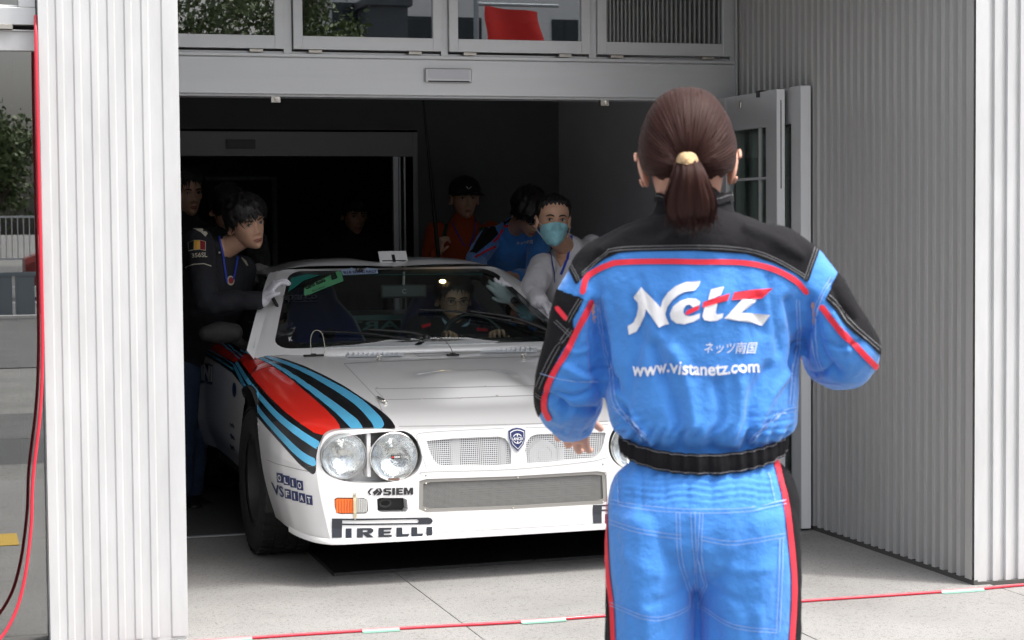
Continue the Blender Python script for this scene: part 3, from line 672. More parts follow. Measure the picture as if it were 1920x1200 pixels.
# nose: front panel with openings
def recess(sx):
    p = [(600, 838), (608, 819), (622, 810), (645, 806), (692, 804.5), (738, 805), (765, 811), (780, 824), (789, 842), (791, 862), (785, 880), (772, 893), (752, 901), (722, 905), (680, 906), (645, 902), (618, 892), (603, 875)]
    return p
def nose_pt(x, y):
    d = ray_px(x, y); v = .02
    for _ in range(6):
        o = MW[:3, :3].T @ (CC-CO); dd = MW[:3, :3].T @ d; t = (v-o[1])/dd[1]; q = o+dd*t; v = lean(q[0], q[2])
    return q[0], q[2]
def nose_poly(pts, mir=False, close=0):
    q = [nose_pt(*p) for p in pts]; return [(-u, z) for u, z in q][::-1] if mir else q
def N3(u, z, off=0): return (u, lean(u, z)-off, z)
rec = cr_spline(nose_poly(recess(0))+[nose_pt(600, 838)], 3)[:-1]; rec = [(max(u, -.781), z) for u, z in rec]
upL = nose_poly([(799.8, 827), (850, 822), (935, 818.5), (947, 822), (955, 832), (959, 846), (958, 870), (950, 872), (900, 873), (832, 873.5), (822, 871), (813, 862), (806, 848)])
upR = [(-u+.012, z+.002) for u, z in upL][::-1]
lowg = nose_poly([(786, 902), (800, 898), (960, 893), (1120, 883.5), (1137, 886), (1139, 940), (1128, 945.5), (960, 955), (800, 961), (785, 955)])
ind = nose_poly([(627, 936), (632, 933), (682, 933.5), (689, 938), (690.5, 958), (686, 963), (640, 964), (631, 962), (627.5, 950)])
tow = nose_poly([(707, 936), (712, 933.5), (756, 933.5), (763, 937), (765, 955), (761, 960), (716, 960.5), (708, 957)])
half0 = section(0); zt = half0[:, 1] >= fb(0)-1e-6
outer = np.vstack([np.column_stack([-half0[::-1, 0], half0[::-1, 1]]), half0[1:]])
outer = [tuple(p) for p in outer[::2]]
outer = outer[:]  # left bottom -> top -> right bottom, closed along the lip
mirr = lambda p: [(-u, z) for u, z in p][::-1]
holes = [rec, mirr(rec), upL, upR, lowg, ind, mirr(ind), tow, mirr(tow)]
P2, T2 = fill2d([outer]+holes, .02)
mk('nose_panel', [N3(u, z) for u, z in P2], T2[:, ::-1] if False else T2, M['paint'], car, True)
b = MB()
def wall(poly, d0, d1, flare=0.):
    c = np.mean(poly, 0); n = len(poly); V = [N3(u, z, -d0) for u, z in poly]+[N3(u-(u-c[0])*flare, z-(z-c[1])*flare, -d1) for u, z in poly]
    return V, [(i, (i+1) % n, n+(i+1) % n, n+i) for i in range(n)]
for h, d in zip(holes, (.12, .12, .025, .025, .03, .02, .02, .06, .06)): b.add(*wall(h, 0, d))
b.build('opening_edge', M['paint'], car, smooth=True, sharp=40)
# splitter lip under the nose
pl = []
for v in (.30, .25, .2, .15, .1, .06, .03, 0): pl.append((-(fw(v)-.052), v+.02*max(0, 1-v/.22)))
pl += [(-.70, .012), (-.35, .0), (0, -.004)]; pl = pl+[(-u, v) for u, v in pl[:-1]][::-1]
b = MB()
def zlip(v): return .172+.06*max(0, v-.02)
V = []
for u, v in pl:
    s = .955; V += [(u, v-.006, zlip(v)+.022), (u*1.004, v-.012, zlip(v)+.012), (u*1.003, v-.010, zlip(v)), (u*s, v+.05, zlip(v)), (u*s, v+.06, zlip(v)+.02)]
b.add(V, [(5*i+k, 5*i+5+k, 5*i+6+k, 5*i+1+k) for i in range(len(pl)-1) for k in range(4)]); b.build('splitter', M['paint'], car, smooth=True, sharp=50)
# grilles
def wire_mesh(poly, pitch, th, off, name, m_, parent):
    A = np.array(poly); x0, z0 = A.min(0); x1, z1 = A.max(0); b = MB()
    def spans(fix, lo, hi, ax):
        s = np.linspace(lo, hi, 160); Q = np.stack([np.full(160, fix), s] if ax else [s, np.full(160, fix)], 1); ins = sd_poly(Q, poly) < .001; r = []; a = None
        for k in range(160):
            if ins[k] and a is None: a = s[k]
            if a is not None and (not ins[k] or k == 159): r.append((a, s[k])); a = None
        return r
    for x in np.arange(x0, x1, pitch):
        for a, c in spans(x, z0, z1, 1): b.add([N3(x-th, a, -off), N3(x+th, a, -off), N3(x+th, c, -off), N3(x-th, c, -off)], [(0, 1, 2, 3)])
    for z in np.arange(z0, z1, pitch):
        for a, c in spans(z, x0, x1, 0):
            n = max(1, int((c-a)/.06)); xs = np.linspace(a, c, n+1)
            for p, q in zip(xs[:-1], xs[1:]): b.add([N3(p, z-th, -off+.0005), N3(q, z-th, -off+.0005), N3(q, z+th, -off+.0005), N3(p, z+th, -off+.0005)], [(0, 1, 2, 3)])
    return stuff(b.build(name, m_, parent))
wire_mesh(upL, .0078, .0015, .010, 'grille_mesh', M['mesh'], car); wire_mesh(upR, .0078, .0015, .010, 'grille_mesh', M['mesh'], car)
b = MB(); b.box(-.41, .41, .10, .11, .26, .59); b.build('grille_backing', M['inner'], car)
for q in ((-.255, -.222, .05, .09, .44, .57), (-.055, -.03, .05, .09, .44, .57), (.19, .215, .05, .09, .44, .5)): b = MB(); b.box(*q); b.build('inner_duct', M['duct'], car, bevel=.004)
b = MB(); b.lathe([(0, -.016), (.02, -.016), (.022, -.008), (.035, -.008), (.038, -.016), (.058, -.015), (.06, 0), (.06, .03)], 32, (.125, .07, .475), 'y'); b.build('horn', M['duct'], car, smooth=True, sharp=40)
# lower grille: frame, mesh, radiator
A = np.array(lowg); cc = A.mean(0); inn = [(u*.955, cc[1]+(z-cc[1])*.80) for u, z in lowg]
P2, T2 = fill2d([lowg, inn]); mk('grille_frame', [N3(u, z, -.004) for u, z in P2], T2, M['gframe'], car)
b = MB(); V = [N3(u, z, -.0041) for u, z in inn]+[N3(u, z, -.014) for u, z in inn]; n = len(inn); b.add(V, [(i, (i+1) % n, n+(i+1) % n, n+i) for i in range(n)]); b.build('frame_edge', M['gframe'], car)
wire_mesh(inn, .0046, .00115, .012, 'lower_grille_mesh', M['meshg'], car)
b = MB()
for i in range(11): z = .300+i*.0085; b.box(-.225, .33, .065, .075, z, z+.0032)
b.build('radiator_fins', M['radiator'], car)
b = MB(); b.box(-.235, .345, .076, .09, .28, .40); b.build('radiator', mat('radiator_grey', (.05, .05, .05), .5, .3), car)
for x in (-.085, .20):
    b = MB(); b.box(x-.008, x+.008, .045, .052, .288, .355); b.lathe([(0, -.008), (.009, -.006), (.009, 0)], 14, (x, .046, .362), 'y'); b.build('grille_bracket', M['radiator'], car, bevel=.002)
b = MB(); b.box(-.27, -.225, .05, .10, .285, .395); b.build('grille_bracket', M['radiator'], car, bevel=.002)
b = MB()
for u, z in ((-.375, .392), (0, .398), (.37, .393), (-.38, .290), (-.02, .277), (.36, .281), (-.375, .425), (.36, .435)): b.lathe([(0, -.003), (.0035, -.002), (.004, 0)], 10, N3(u, z, .001), 'y')
b.build('grille_screws', M['hinge'], car, smooth=True)
# insert panel outline around the upper grilles
def noseline(name, pts, m_=None, hw=.0016, off=.0012):
    q = np.array([nose_pt(*p) for p in pts]); t = np.gradient(q, axis=0); t /= np.linalg.norm(t, axis=1)[:, None]; nn = np.stack([-t[:, 1], t[:, 0]], 1)*hw; V = []
    for a, k in zip(q, nn): V += [N3(*(a+k), off), N3(*(a-k), off)]
    return mk(name, V, [(2*i, 2*i+1, 2*i+3, 2*i+2) for i in range(len(q)-1)], m_ or M['joint'], car)
seam = mat('panel_gap', (.34, .34, .34), .7)
noseline('panel_gap', [(x, y) for x, y in cr_spline([(790, 890), (800, 885), (960, 880), (1100, 866), (1138, 858)], 4)], seam, .0011)
noseline('panel_gap', cr_spline([(800, 880), (790, 850), (782, 822), (790, 812), (860, 807), (945, 803)], 4), seam, .0009)
noseline('panel_gap', cr_spline([(985, 802), (1060, 800), (1140, 796)], 4), seam, .0009)
# emblem
def shield(s): return [(u*s, .549+z*s) for u, z in ((-.034, .034), (-.018, .042), (0, .045), (.018, .042), (.034, .034), (.033, .005), (.024, -.022), (0, -.046), (-.024, -.022), (-.033, .005))]
em = None
for s, mm, off in ((1.0, M['vinylN'], .008), (.86, M['vinylW'], .0086), (.78, M['vinylN'], .0092)):
    q = [(u+.002, z) for u, z in shield(s)]; P2, T2 = fill2d([q]); V = [N3(u, z, off) for u, z in P2]
    if em is None:
        n = len(q); V2 = [N3(u, z, off) for u, z in q]+[N3(u, z, 0) for u, z in q]; em = mk('emblem', V+V2, [tuple(t) for t in T2]+[(len(V)+i, len(V)+(i+1) % n, len(V)+n+(i+1) % n, len(V)+n+i) for i in range(n)], mm, car)
    else: mk('shield_layer', V, T2, mm, em)
b = MB(); a = np.linspace(0, 2*np.pi, 25)[:-1]; V = []
for r in (.020, .0165): V += [N3(.002+r*math.cos(t), .552+r*math.sin(t), .0098) for t in a]
b.add(V, [(i, (i+1) % 24, 24+(i+1) % 24, 24+i) for i in range(24)])
for t in (R(90),): b.add([N3(0, .534, .0098), N3(.004, .534, .0098), N3(.004, .57, .0098), N3(0, .57, .0098)], [(0, 1, 2, 3)])
b.build('steering_wheel_ring', M['vinylW'], em)
b = MB(); b.add([N3(-.024, .543, .0102), N3(.028, .543, .0102), N3(.028, .560, .0102), N3(-.024, .560, .0102)], [(0, 1, 2, 3)]); b.build('name_band', M['vinylN'], em)
V, T = text2d('LANCIA', .03); mk('lettering', [N3(-.021+.046*v[0], .5455+.012*v[1], .0106) for v in V], T, M['vinylW'], em)

# ---- lamps
def bucket(sx):
    q = rec if sx < 0 else mirr(rec); c = np.mean(q, 0); n = len(q)
    V = [N3(u, z, -.075) for u, z in q]; P2, T2 = fill2d([[(v[0], v[2]) for v in V]])
    mk('headlight_bucket', [N3(u, z, -.09) for u, z in P2], T2, M['bucket'], car)
    b = MB(); x = sx*.594; b.box(x-.008, x+.008, .035, .115, .425, .598); b.build('lamp_divider', M['bucket'], car, bevel=.003)
    for (u, z, r, dv, kind) in ((sx*.694, .511, .0905, .034, 'headlight'), (sx*.497, .501, .0955, .022, 'driving_lamp')):
        ms = M['chrome'] if kind == 'driving_lamp' else mat('lamp_rim_dark', (.34, .34, .34), .4, .3) if sx < 0 else bpy.data.materials['lamp_rim_dark']
        b = MB(); b.lathe([(r-.006, .004), (r-.003, -.002), (r, 0), (r+.001, .008), (r-.004, .07), (0, .075)], 48, (u, dv, z), 'y'); lamp = b.build(kind, ms, car, smooth=True, sharp=40)
        b = MB(); b.lathe([(r-.006, .004), (r*.85, .018), (r*.6, .036), (r*.35, .048), (.016, .054), (.0, .055)], 48, (u, dv, z), 'y'); b.build('reflector', M['reflector'], lamp, smooth=True)
        b = MB(); b.lathe([(.0, .012), (.012, .012), (.014, .018), (.014, .05)], 20, (u, dv, z+(.012 if kind == 'headlight' else .02)), 'y'); b.build('bulb_cap', M['chrome'], lamp, smooth=True, sharp=30)
        V = []; n = 56; rows = 9
        for i in range(rows):
            rr = (r-.005)*i/(rows-1)
            for j in range(n):
                a = 2*math.pi*j/n; x, zz = rr*math.cos(a), rr*math.sin(a)
                V.append((u+x, dv+.002-.010*(1-(rr/r)**2)+(.0006*math.sin(x*2200) if kind == 'headlight' else 0), z+zz))
        F = [(i*n+j, i*n+(j+1) % n, (i+1)*n+(j+1) % n, (i+1)*n+j) for i in range(rows-1) for j in range(n)]
        mk('lens', V, F, M['lens'], lamp, True)
        if kind == 'driving_lamp':
            b = MB(); b.box(u-.014, u+.022, dv-.0125, dv-.0110, z-.008, z+.007); b.build('label_plate', M['black'], lamp)
            V_, T_ = text2d('SIEM', .03); mk('lettering', [(u-.003+.022*v[0], dv-.0132, z-.005+.009*v[1]) for v in V_], T_, M['vinylW'], lamp)
            b = MB(); b.box(u-.012, u-.005, dv-.0134, dv-.0127, z-.004, z+.003); b.build('red_mark', M['vinylR'], lamp)
            b = MB(); b.box(u-.025, u+.02, dv-.004, dv-.001, z-r+.004, z-r+.012); b.build('rim_label', mat('brown_label', (.16, .09, .07), .5) if sx < 0 else bpy.data.materials['brown_label'], lamp)
bucket(-1); bucket(1)
for sx in (-1, 1):
    q = ind if sx < 0 else mirr(ind); A = np.array(q); c = A.mean(0); us = c[0]+(.018 if sx < 0 else -.018)
    il = None
    for nm, mm, lo, hi in (('turn_signal', M['amber'], -9, us) if sx < 0 else ('turn_signal', M['amber'], us, 9), ('side_lamp', M['clearlens'], us, 9) if sx < 0 else ('side_lamp', M['clearlens'], -9, us)):
        p = [(min(max(c[0]+(u-c[0])*.95, lo), hi), c[1]+(z-c[1])*.9) for u, z in q]; p = [x for i, x in enumerate(p) if np.linalg.norm(np.array(x)-p[i-1]) > 1e-4]
        n = len(p); V = [N3(u, z, -.018) for u, z in p]+[N3(u, z, -.002) for u, z in p]; o = mk(nm, V, [(i, (i+1) % n, n+(i+1) % n, n+i) for i in range(n)]+[tuple(range(n, 2*n))], mm, car)
        b = MB(); x0, x1 = min(x for x, z in p), max(x for x, z in p); z0, z1 = min(z for x, z in p)+.004, max(z for x, z in p)-.004; k = 7
        for i in range(k): x = x0+(i+.5)*(x1-x0)/k; b.add([N3(x-.0028, z0, .0), N3(x+.0028, z0, .0), N3(x+.0028, z1, .0), N3(x-.0028, z1, .0), N3(x, z0, .0018), N3(x, z1, .0018)], [(0, 4, 5, 3), (4, 1, 2, 5)])
        b.build('lens_rib', mm, o)
    n = len(q); P2, T2 = fill2d([q]); mk('lamp_seat', [N3(u, z, -.019) for u, z in P2], T2, M['black'], car)
    b = MB(); u0, u1 = us-.006, us+.006; V = []
    for z in (.262, .275, .29, .34, .355, .368):
        for u in (u0, u1): V.append(N3(u, z, .0015+(.003 if .28 < z < .35 else 0)))
    b.add(V, [(2*i, 2*i+1, 2*i+3, 2*i+2) for i in range(5)]); tp = b.build('lamp_strap', M['tape'], car)
    b = MB(); [b.lathe([(0, -.003), (.004, -.002), (.0045, 0)], 10, N3(us, z, .003), 'y') for z in (.268, .361)]; b.build('strap_screws', M['hinge'], tp)
    q = tow if sx < 0 else mirr(tow); P2, T2 = fill2d([q]); mk('tow_recess', [N3(u, z, -.06) for u, z in P2], T2, M['black'], car)
    A = np.array(q).mean(0); b = MB(); b.add(*tube([(A[0]-.02+.022*math.cos(t), .045, A[1]+.003+.014*math.sin(t)) for t in np.linspace(0, 6.28, 16)], .004, n=8)); b.build('tow_eye', mat('tow_eye_grey', (.06, .06, .06), .5, .5) if sx < 0 else bpy.data.materials['tow_eye_grey'], car, smooth=True)

# ---- wheels
for wi, (sx, vc) in enumerate(((-1, VC[0]), (1, VC[0]), (-1, VC[1]), (1, VC[1]))):
    if wi == 0:
        b = MB(); b.lathe([(.19, -.10), (.21, -.112), (.285, -.112), (.304, -.098), (.310, -.08), (.310, .08), (.304, .098), (.285, .112), (.21, .112), (.19, .10)], 56, (0, 0, 0), 'x'); wh0 = b.build('wheel', M['rubber'], car, smooth=True, sharp=45)
        b = MB()
        for i in range(46):
            a = 2*math.pi*i/46; c_, s_ = math.cos(a), math.sin(a)
            for x0, x1, ph in ((-.105, -.055, 0), (-.045, -.004, .5), (.004, .045, 0), (.055, .105, .5)):
                a2 = a+ph*2*math.pi/46; V = []
                for r_ in (.308, .3155):
                    for da, xx in ((-.045, x0), (-.045, x1), (.035, x1), (.035, x0)): V.append((xx, r_*math.cos(a2+da), r_*math.sin(a2+da)))
                b.add(V, [(4, 5, 6, 7), (0, 1, 5, 4), (1, 2, 6, 5), (2, 3, 7, 6), (3, 0, 4, 7)])
        b.build('tread', M['rubber'], wh0)
        b = MB(); b.lathe([(.20, -.095), (.185, -.09), (.18, -.04), (.05, -.05), (.03, -.07), (0, -.07)], 32, (0, 0, 0), 'x'); b.build('rim', mat('dark_rim', (.045, .045, .045), .45), wh0, smooth=True, sharp=40)
        wh0.location = (-.79, vc, WHR+.004)
    else:
        w_ = copy_tree(wh0, car); w_.location = (sx*.79, vc, WHR+.004)
        if sx > 0: w_.rotation_euler = (0, 0, math.pi)

# ---- stripes on both front wings (traced in stencil units on the left wing, mirrored to the other)
Z2 = lambda L: [(440+x/4.616, 640+y/4.616) for x, y in L]
K = Z2([(0, 30), (90, 60), (185, 62), (330, 128), (450, 160), (600, 212), (780, 297), (950, 388), (1100, 488), (1250, 588), (1335, 660), (1375, 710), (1394, 748), (1394, 757), (915, 760), (850, 772), (790, 803), (750, 850), (722, 920), (708, 1000), (704, 1155), (670, 1150), (560, 1063), (400, 885), (270, 742), (195, 650), (150, 520), (90, 400), (40, 330), (0, 260)])
RD = Z2([(50, 160), (70, 118), (130, 108), (210, 155), (290, 198), (380, 252), (510, 350), (650, 470), (780, 582), (865, 670), (905, 725), (917, 757), (850, 768), (790, 800), (772, 818), (690, 795), (570, 715), (430, 608), (300, 480), (200, 370), (120, 262), (70, 195)])
def band(pts, w): q = cr_spline([(x, y, h) for (x, y), h in zip(Z2(pts), [k/4.616 for k in w])], 4); return q[:, :2], q[:, 2]
B1 = band([(150, 80), (300, 142), (450, 192), (600, 255), (780, 348), (950, 447), (1090, 545), (1190, 645), (1235, 700), (1252, 760)], [9, 12, 15, 19, 25, 31, 37, 43, 47, 49])
B2 = band([(60, 78), (150, 118), (300, 182), (450, 268), (600, 372), (750, 482), (880, 582), (980, 668), (1030, 715), (1060, 765)], [10, 10, 13, 17, 22, 28, 34, 42, 47, 50])
B3 = band([(20, 185), (70, 270), (125, 355), (175, 425), (250, 515), (350, 625), (450, 715), (560, 798), (650, 858), (745, 915)], [12, 15, 17, 19, 20, 23, 27, 31, 33, 36])
B4 = band([(0, 215), (45, 300), (85, 385), (150, 505), (230, 620), (330, 738), (430, 845), (530, 945), (620, 1015), (720, 1062)], [12, 14, 15, 16, 18, 21, 25, 29, 33, 36])
lim = Z2([(-60, -20), (190, 20), (1420, 560), (1420, 757), (915, 758), (850, 770), (790, 800), (750, 850), (722, 920), (707, 1000), (705, 1160), (600, 1160), (-60, 700)])
for mir in (0, 1):
    for nm, mm, fn, off in (('black_stripe', M['vinylK'], lambda P: sd_poly(P, K), .0012), ('red_stripe', M['vinylR'], lambda P: sd_poly(P, RD), .0022),
                        ('blue_stripe', M['vinylB'], lambda P: np.maximum(sd_line(P, *B1), sd_poly(P, lim)), .0022), ('blue_stripe', M['vinylB'], lambda P: np.maximum(sd_line(P, *B2), sd_poly(P, lim)), .0022),
                        ('blue_stripe', M['vinylB'], lambda P: np.maximum(sd_line(P, *B3), sd_poly(P, lim)), .0022), ('blue_stripe', M['vinylB'], lambda P: np.maximum(sd_line(P, *B4), sd_poly(P, lim)), .0022)):
        V, T = bs.patch(fn, off, near=.0)
        if len(T):
            if mir: V = V*[-1, 1, 1]; T = T[:, ::-1]
            mk(nm, V, T, mm, car, True)
# door stripes
Z4 = lambda L: [(360+x/3.158, 580+y/3.158) for x, y in L]
DK = Z4([(-120, 60), (35, 80), (140, 110), (220, 175), (305, 262), (262, 318), (320, 400), (300, 455), (240, 378), (165, 325), (80, 275), (-120, 180)])
DR = Z4([(-120, 95), (35, 118), (60, 122), (150, 165), (285, 285), (262, 318), (170, 270), (90, 222), (-120, 150)])
for nm, mm, fn, off in (('black_stripe', M['vinylK'], lambda P: sd_poly(P, DK), .0012), ('red_stripe', M['vinylR'], lambda P: sd_poly(P, DR), .0022)):
    V, T = bs.patch(fn, off, near=.0)
    if len(T): mk(nm, V, T, mm, car, True)
for ln in ([(-60, 70), (60, 100), (160, 165), (300, 280)], [(-60, 84), (40, 108), (150, 180), (285, 292)], [(-60, 165), (40, 205), (150, 270), (258, 335)], [(-60, 182), (40, 224), (150, 292), (246, 355)], [(262, 345), (285, 400), (305, 440)]):
    q = np.array(Z4(ln)); V, T = bs.patch(lambda P: sd_line(P, q, 1.8), .003, near=0.)
    if len(T): mk('blue_stripe', V, T, M['vinylB'], car, True)
# ---- stickers and lettering
lay_poly('door_plate', [Z4([(-40, 275), (122, 332), (122, 445), (-40, 425)])], bs, M['vinylK'], car, grid=4, off=.002)
lay_text('door_lettering', 'MARTINI', [(333, 664), (399, 687), (399, 716), (333, 704)], bs, M['vinylW'], car, bold=.03, off=.004)
lay_poly('door_roundel', [[(440+4*math.cos(a), 731+14*math.sin(a)) for a in np.linspace(0, 6.28, 20)[:-1]]], bs, M['vinylN'], car, off=.002)
for i, s in enumerate(('pirelli', 'olio', 'siem')): lay_text('small_sticker', s, [(430, 790+i*20), (438, 794+i*20), (442, 806+i*20), (434, 802+i*20)], bs, M['vinylK'], car, bold=.04, off=.002)
# nose lettering mapped on the front panel
ns_ = Skin([N3(u, z) for u, z in [(-.80+i*.02, .17+j*.02) for i in range(81) for j in range(23)]], [(i*23+j, (i+1)*23+j, (i+1)*23+j+1, i*23+j+1) for i in range(80) for j in range(22)], MW)
Q3 = lambda L: [(590+x/5, 780+y/5) for x, y in L]
def nose_sticker(name, polys, m_, flip=0.):
    qs = [[nose_pt(*p) for p in pl] for pl in polys]
    return qs
def dens(q, L=.012):
    o = []
    for a, b_ in zip(q, q[1:]+q[:1]):
        n = max(1, int(np.hypot(b_[0]-a[0], b_[1]-a[1])/L)); o += [(a[0]+(b_[0]-a[0])*i/n, a[1]+(b_[1]-a[1])*i/n) for i in range(n)]
    return o
def put_poly(name, polys, m_, du=0, off=.0032):
    qs = [dens([nose_pt(*p) for p in pl]) for pl in polys]; P2, T2 = fill2d(qs, .03); return mk(name, [N3(u+du, z, off) for u, z in P2], T2, m_, car)
def put_text(name, s, quad, m_, du=0, off=.0032, bold=.02, shear=0.):
    V, T = text2d(s, bold, shear); q = np.array([nose_pt(*p) for p in quad]); a, b_ = V[:, :1], 1-V[:, 1:2]; P = (q[0]*(1-a)+q[1]*a)*(1-b_)+(q[3]*(1-a)+q[2]*a)*b_
    return mk(name, [N3(u+du, z, off) for u, z in P], T, m_, car)
bar = Q3([(160, 960), (1060, 950), (1085, 955), (1102, 972), (1104, 988), (1095, 1003), (1075, 1012), (255, 1023), (254, 1138), (162, 1140)])
bin_ = Q3([(257, 977), (958, 968), (972, 977), (973, 992), (960, 1000), (256, 1007)])
for du in (0, 1.061):
    put_poly('tyre_sticker_bar', [bar, bin_], M['vinylC'], du)
    for s, x0, x1 in (('I', 290, 345), ('R', 395, 550), ('E', 597, 722), ('L', 765, 885), ('L', 905, 1015), ('I', 1047, 1100)):
        yt = lambda x: 1053-(x-290)*.019; yb = lambda x: 1141-(x-290)*.021
        if s == 'R': qs = [[(395, yt(395)), (525, yt(525)), (548, yt(548)+12), (550, yt(550)+32), (530, yt(530)+48), (505, yt(505)+52), (552, yb(552)), (490, yb(490)), (450, yt(450)+55), (450, yb(450)), (395, yb(395))], [(450, yt(450)+18), (490, yt(490)+17), (498, yt(498)+26), (490, yt(490)+36), (450, yt(450)+37)]]
        elif s == 'I': qs = [[(x0, yt(x0)), (x1, yt(x1)), (x1, yb(x1)), (x0, yb(x0))]]
        elif s == 'L': qs = [[(x0, yt(x0)), (x0+55, yt(x0)), (x0+55, yb(x0)-26), (x1, yb(x1)-25), (x1-8, yb(x1)), (x0, yb(x0))]]
        else: qs = [[(x0, yt(x0)), (x1, yt(x1)), (x1-4, yt(x1)+18), (x0+50, yt(x0)+19), (x0+50, yt(x0)+35), (x1-10, yt(x1)+34), (x1-12, yt(x1)+52), (x0+50, yt(x0)+54), (x0+50, yb(x0)-20), (x1, yb(x1)-19), (x1-2, yb(x1)), (x0, yb(x0))]]
        put_poly('tyre_sticker_letter', [Q3(q) for q in qs], M['vinylC'], du)
BL = dict(S=[(1, 0), (.22, 0), (0, .16), (0, .44), (.2, .6), (.64, .6), (.64, .76), (0, .76), (0, 1), (.78, 1), (1, .84), (1, .54), (.8, .4), (.36, .4), (.36, .24), (1, .24)], I=[(0, 0), (1, 0), (1, 1), (0, 1)],
    E=[(0, 0), (1, 0), (1, .24), (.42, .24), (.42, .38), (.92, .38), (.92, .6), (.42, .6), (.42, .76), (1, .76), (1, 1), (0, 1)], M=[(0, 0), (.32, 0), (.5, .5), (.68, 0), (1, 0), (1, 1), (.72, 1), (.72, .45), (.58, 1), (.42, 1), (.28, .45), (.28, 1), (0, 1)])
for ch, xa, xb in (('S', 642, 716), ('I', 725, 752), ('E', 762, 826), ('M', 834, 922)): put_poly('lamp_maker_lettering', [Q3([(xa+(xb-xa)*u, 676-(xa-640)*.028+u*0+66*v) for u, v in BL[ch]])], M['vinylK'])
for q in ([(495, 712), (520, 676), (556, 680), (530, 690), (512, 714), (530, 740), (515, 740)], [(560, 700), (585, 676), (603, 706), (560, 744), (540, 712)], [(585, 676), (618, 676), (634, 708), (618, 738), (575, 744), (603, 706), (612, 708), (606, 690)]): put_poly('lamp_maker_logo', [Q3(q)], M['vinylK'])
Q2 = lambda L: [(340+x/2.4, 600+y/2.4) for x, y in L]
def tile(x, y, ch, w=28, h=44):
    c = [(x, y), (x+w, y+5), (x+w+3, y+h+4), (x+3, y+h)]
    lay_poly('sticker_tile', [Q2(c)], bs, M['vinylN'], car, off=.0022, grid=6)
    k = [(x+7+(5 if ch == 'I' else 0), y+9), (x+w-6-(5 if ch == 'I' else 0), y+12), (x+w-4-(5 if ch == 'I' else 0), y+h-4), (x+9+(5 if ch == 'I' else 0), y+h-8)]; lay_text('sticker_letter', ch, Q2(k), bs, M['vinylW'], car, bold=.015, off=.0045)
for i, ch in enumerate('OLIO'): tile(430+i*30, 686+i*11, ch)
for i, ch in enumerate('FIAT'): tile(466+i*32, 758+i*9, ch)
lay_text('sticker_letter', 'VS', Q2([(405, 728), (462, 752), (464, 800), (418, 784)]), bs, M['vinylN'], car, bold=.02)

# ---- bonnet details
def hl(pts, hw=.7, m_=None, off=.0012, nm='panel_gap'): return lay_line(nm, pts, hw, bs, m_ or seam, car, off)
hl([(645, 682), (706, 746)]); hl([(645, 682), (700, 679), (820, 674), (1000, 669), (1060, 668)]); hl([(703, 729.5), (850, 727), (977, 724), (1100, 721)], .6); hl([(721, 750), (850, 747), (990, 742), (1100, 739)], .6)
hl([(500, 862), (520, 870), (560, 880), (603, 889)], .7); hl([(748, 800), (860, 798.5), (965, 796), (1140, 790)], .6)
hl([(706, 746), (716, 770)], .6); hl([(512, 668), (560, 664), (640, 660)], .6)
hl([(704, 731.5), (724, 752)], .5)
for x, y in ((707, 728), (775, 728), (843, 727), (911, 725), (977, 722.5), (722, 749), (792, 748.5), (863, 747), (932, 742), (1010, 741)):
    p = bs.shoot(x, y, 0)
    if p is not None: b = MB(); b.lathe([(.0055, 0), (.005, .0025), (0, .004)], 12, tuple(p[:3]), 'z'); b.build('bonnet_rivet', M['hinge'], car, smooth=True)
p = bs.shoot(716, 753, 0)[:3]; b = MB(); b.box(-.0075, .0075, -.045, .0, 0, .006); b.box(-.010, .010, -.02, .03, .001, .009); b.box(-.006, .006, -.03, .045, .009, .013); q = b.build('bonnet_latch', M['chrome'], car, bevel=.0015); q.location = tuple(p); q.rotation_euler = (R(8), 0, R(12))
for x, y in ((711, 672), (982, 668)):
    p = bs.shoot(x, y+3, 0)[:3]; b = MB(); b.lathe([(.013, 0), (.013, .003), (.004, .004), (.004, .02), (.0, .021)], 14, (0, 0, 0), 'z'); b.add(*tube([(-.009, 0, .016), (.009, 0, .018)], .003, n=8)); q = b.build('bonnet_pin', M['hinge'], car, smooth=True, sharp=40); q.location = tuple(p)
for (x, y, k) in ((588, 667, 1), (849, 666, .6)):
    p = bs.shoot(x, y+1, 0)[:3]; b = MB(); b.box(-.045*k, .045*k, -.012, .012, 0, .008); b.lathe([(.013, 0), (.013, .012), (0, .013)], 14, (0, 0, 0), 'z'); q = b.build('washer_clip', M['rubber'], car, bevel=.002); q.location = tuple(p)
    b = MB(); pts = [(-.01, 0, .01), (-.012, 0, .05*k+.03), (.008, 0, .08*k+.035), (.04, 0, .07*k+.03), (.052*k, 0, .03), (.045*k, 0, .008)] if k == 1 else [(-.075, .02, .085), (-.04, .01, .075), (-.012, 0, .04), (0, 0, .01)]; b.add(*tube(cr_spline(pts, 6), .0016, n=6)); b.build('pin_wire', mat('pale_wire', (.5, .47, .38), .5) if k == 1 else M['joint'], q, smooth=True)
p = bs.shoot(630, 657, 0)[:3]; b = MB(); b.lathe([(.032, 0), (.032, .008), (.022, .014), (.020, .026), (.0, .028)], 28, (0, 0, 0), 'z'); q = b.build('cut_off_knob', M['rubber'], car, smooth=True, sharp=40); q.location = tuple(p)
vent = mat('pale_blue_plastic', (.72, .75, .78), .5)
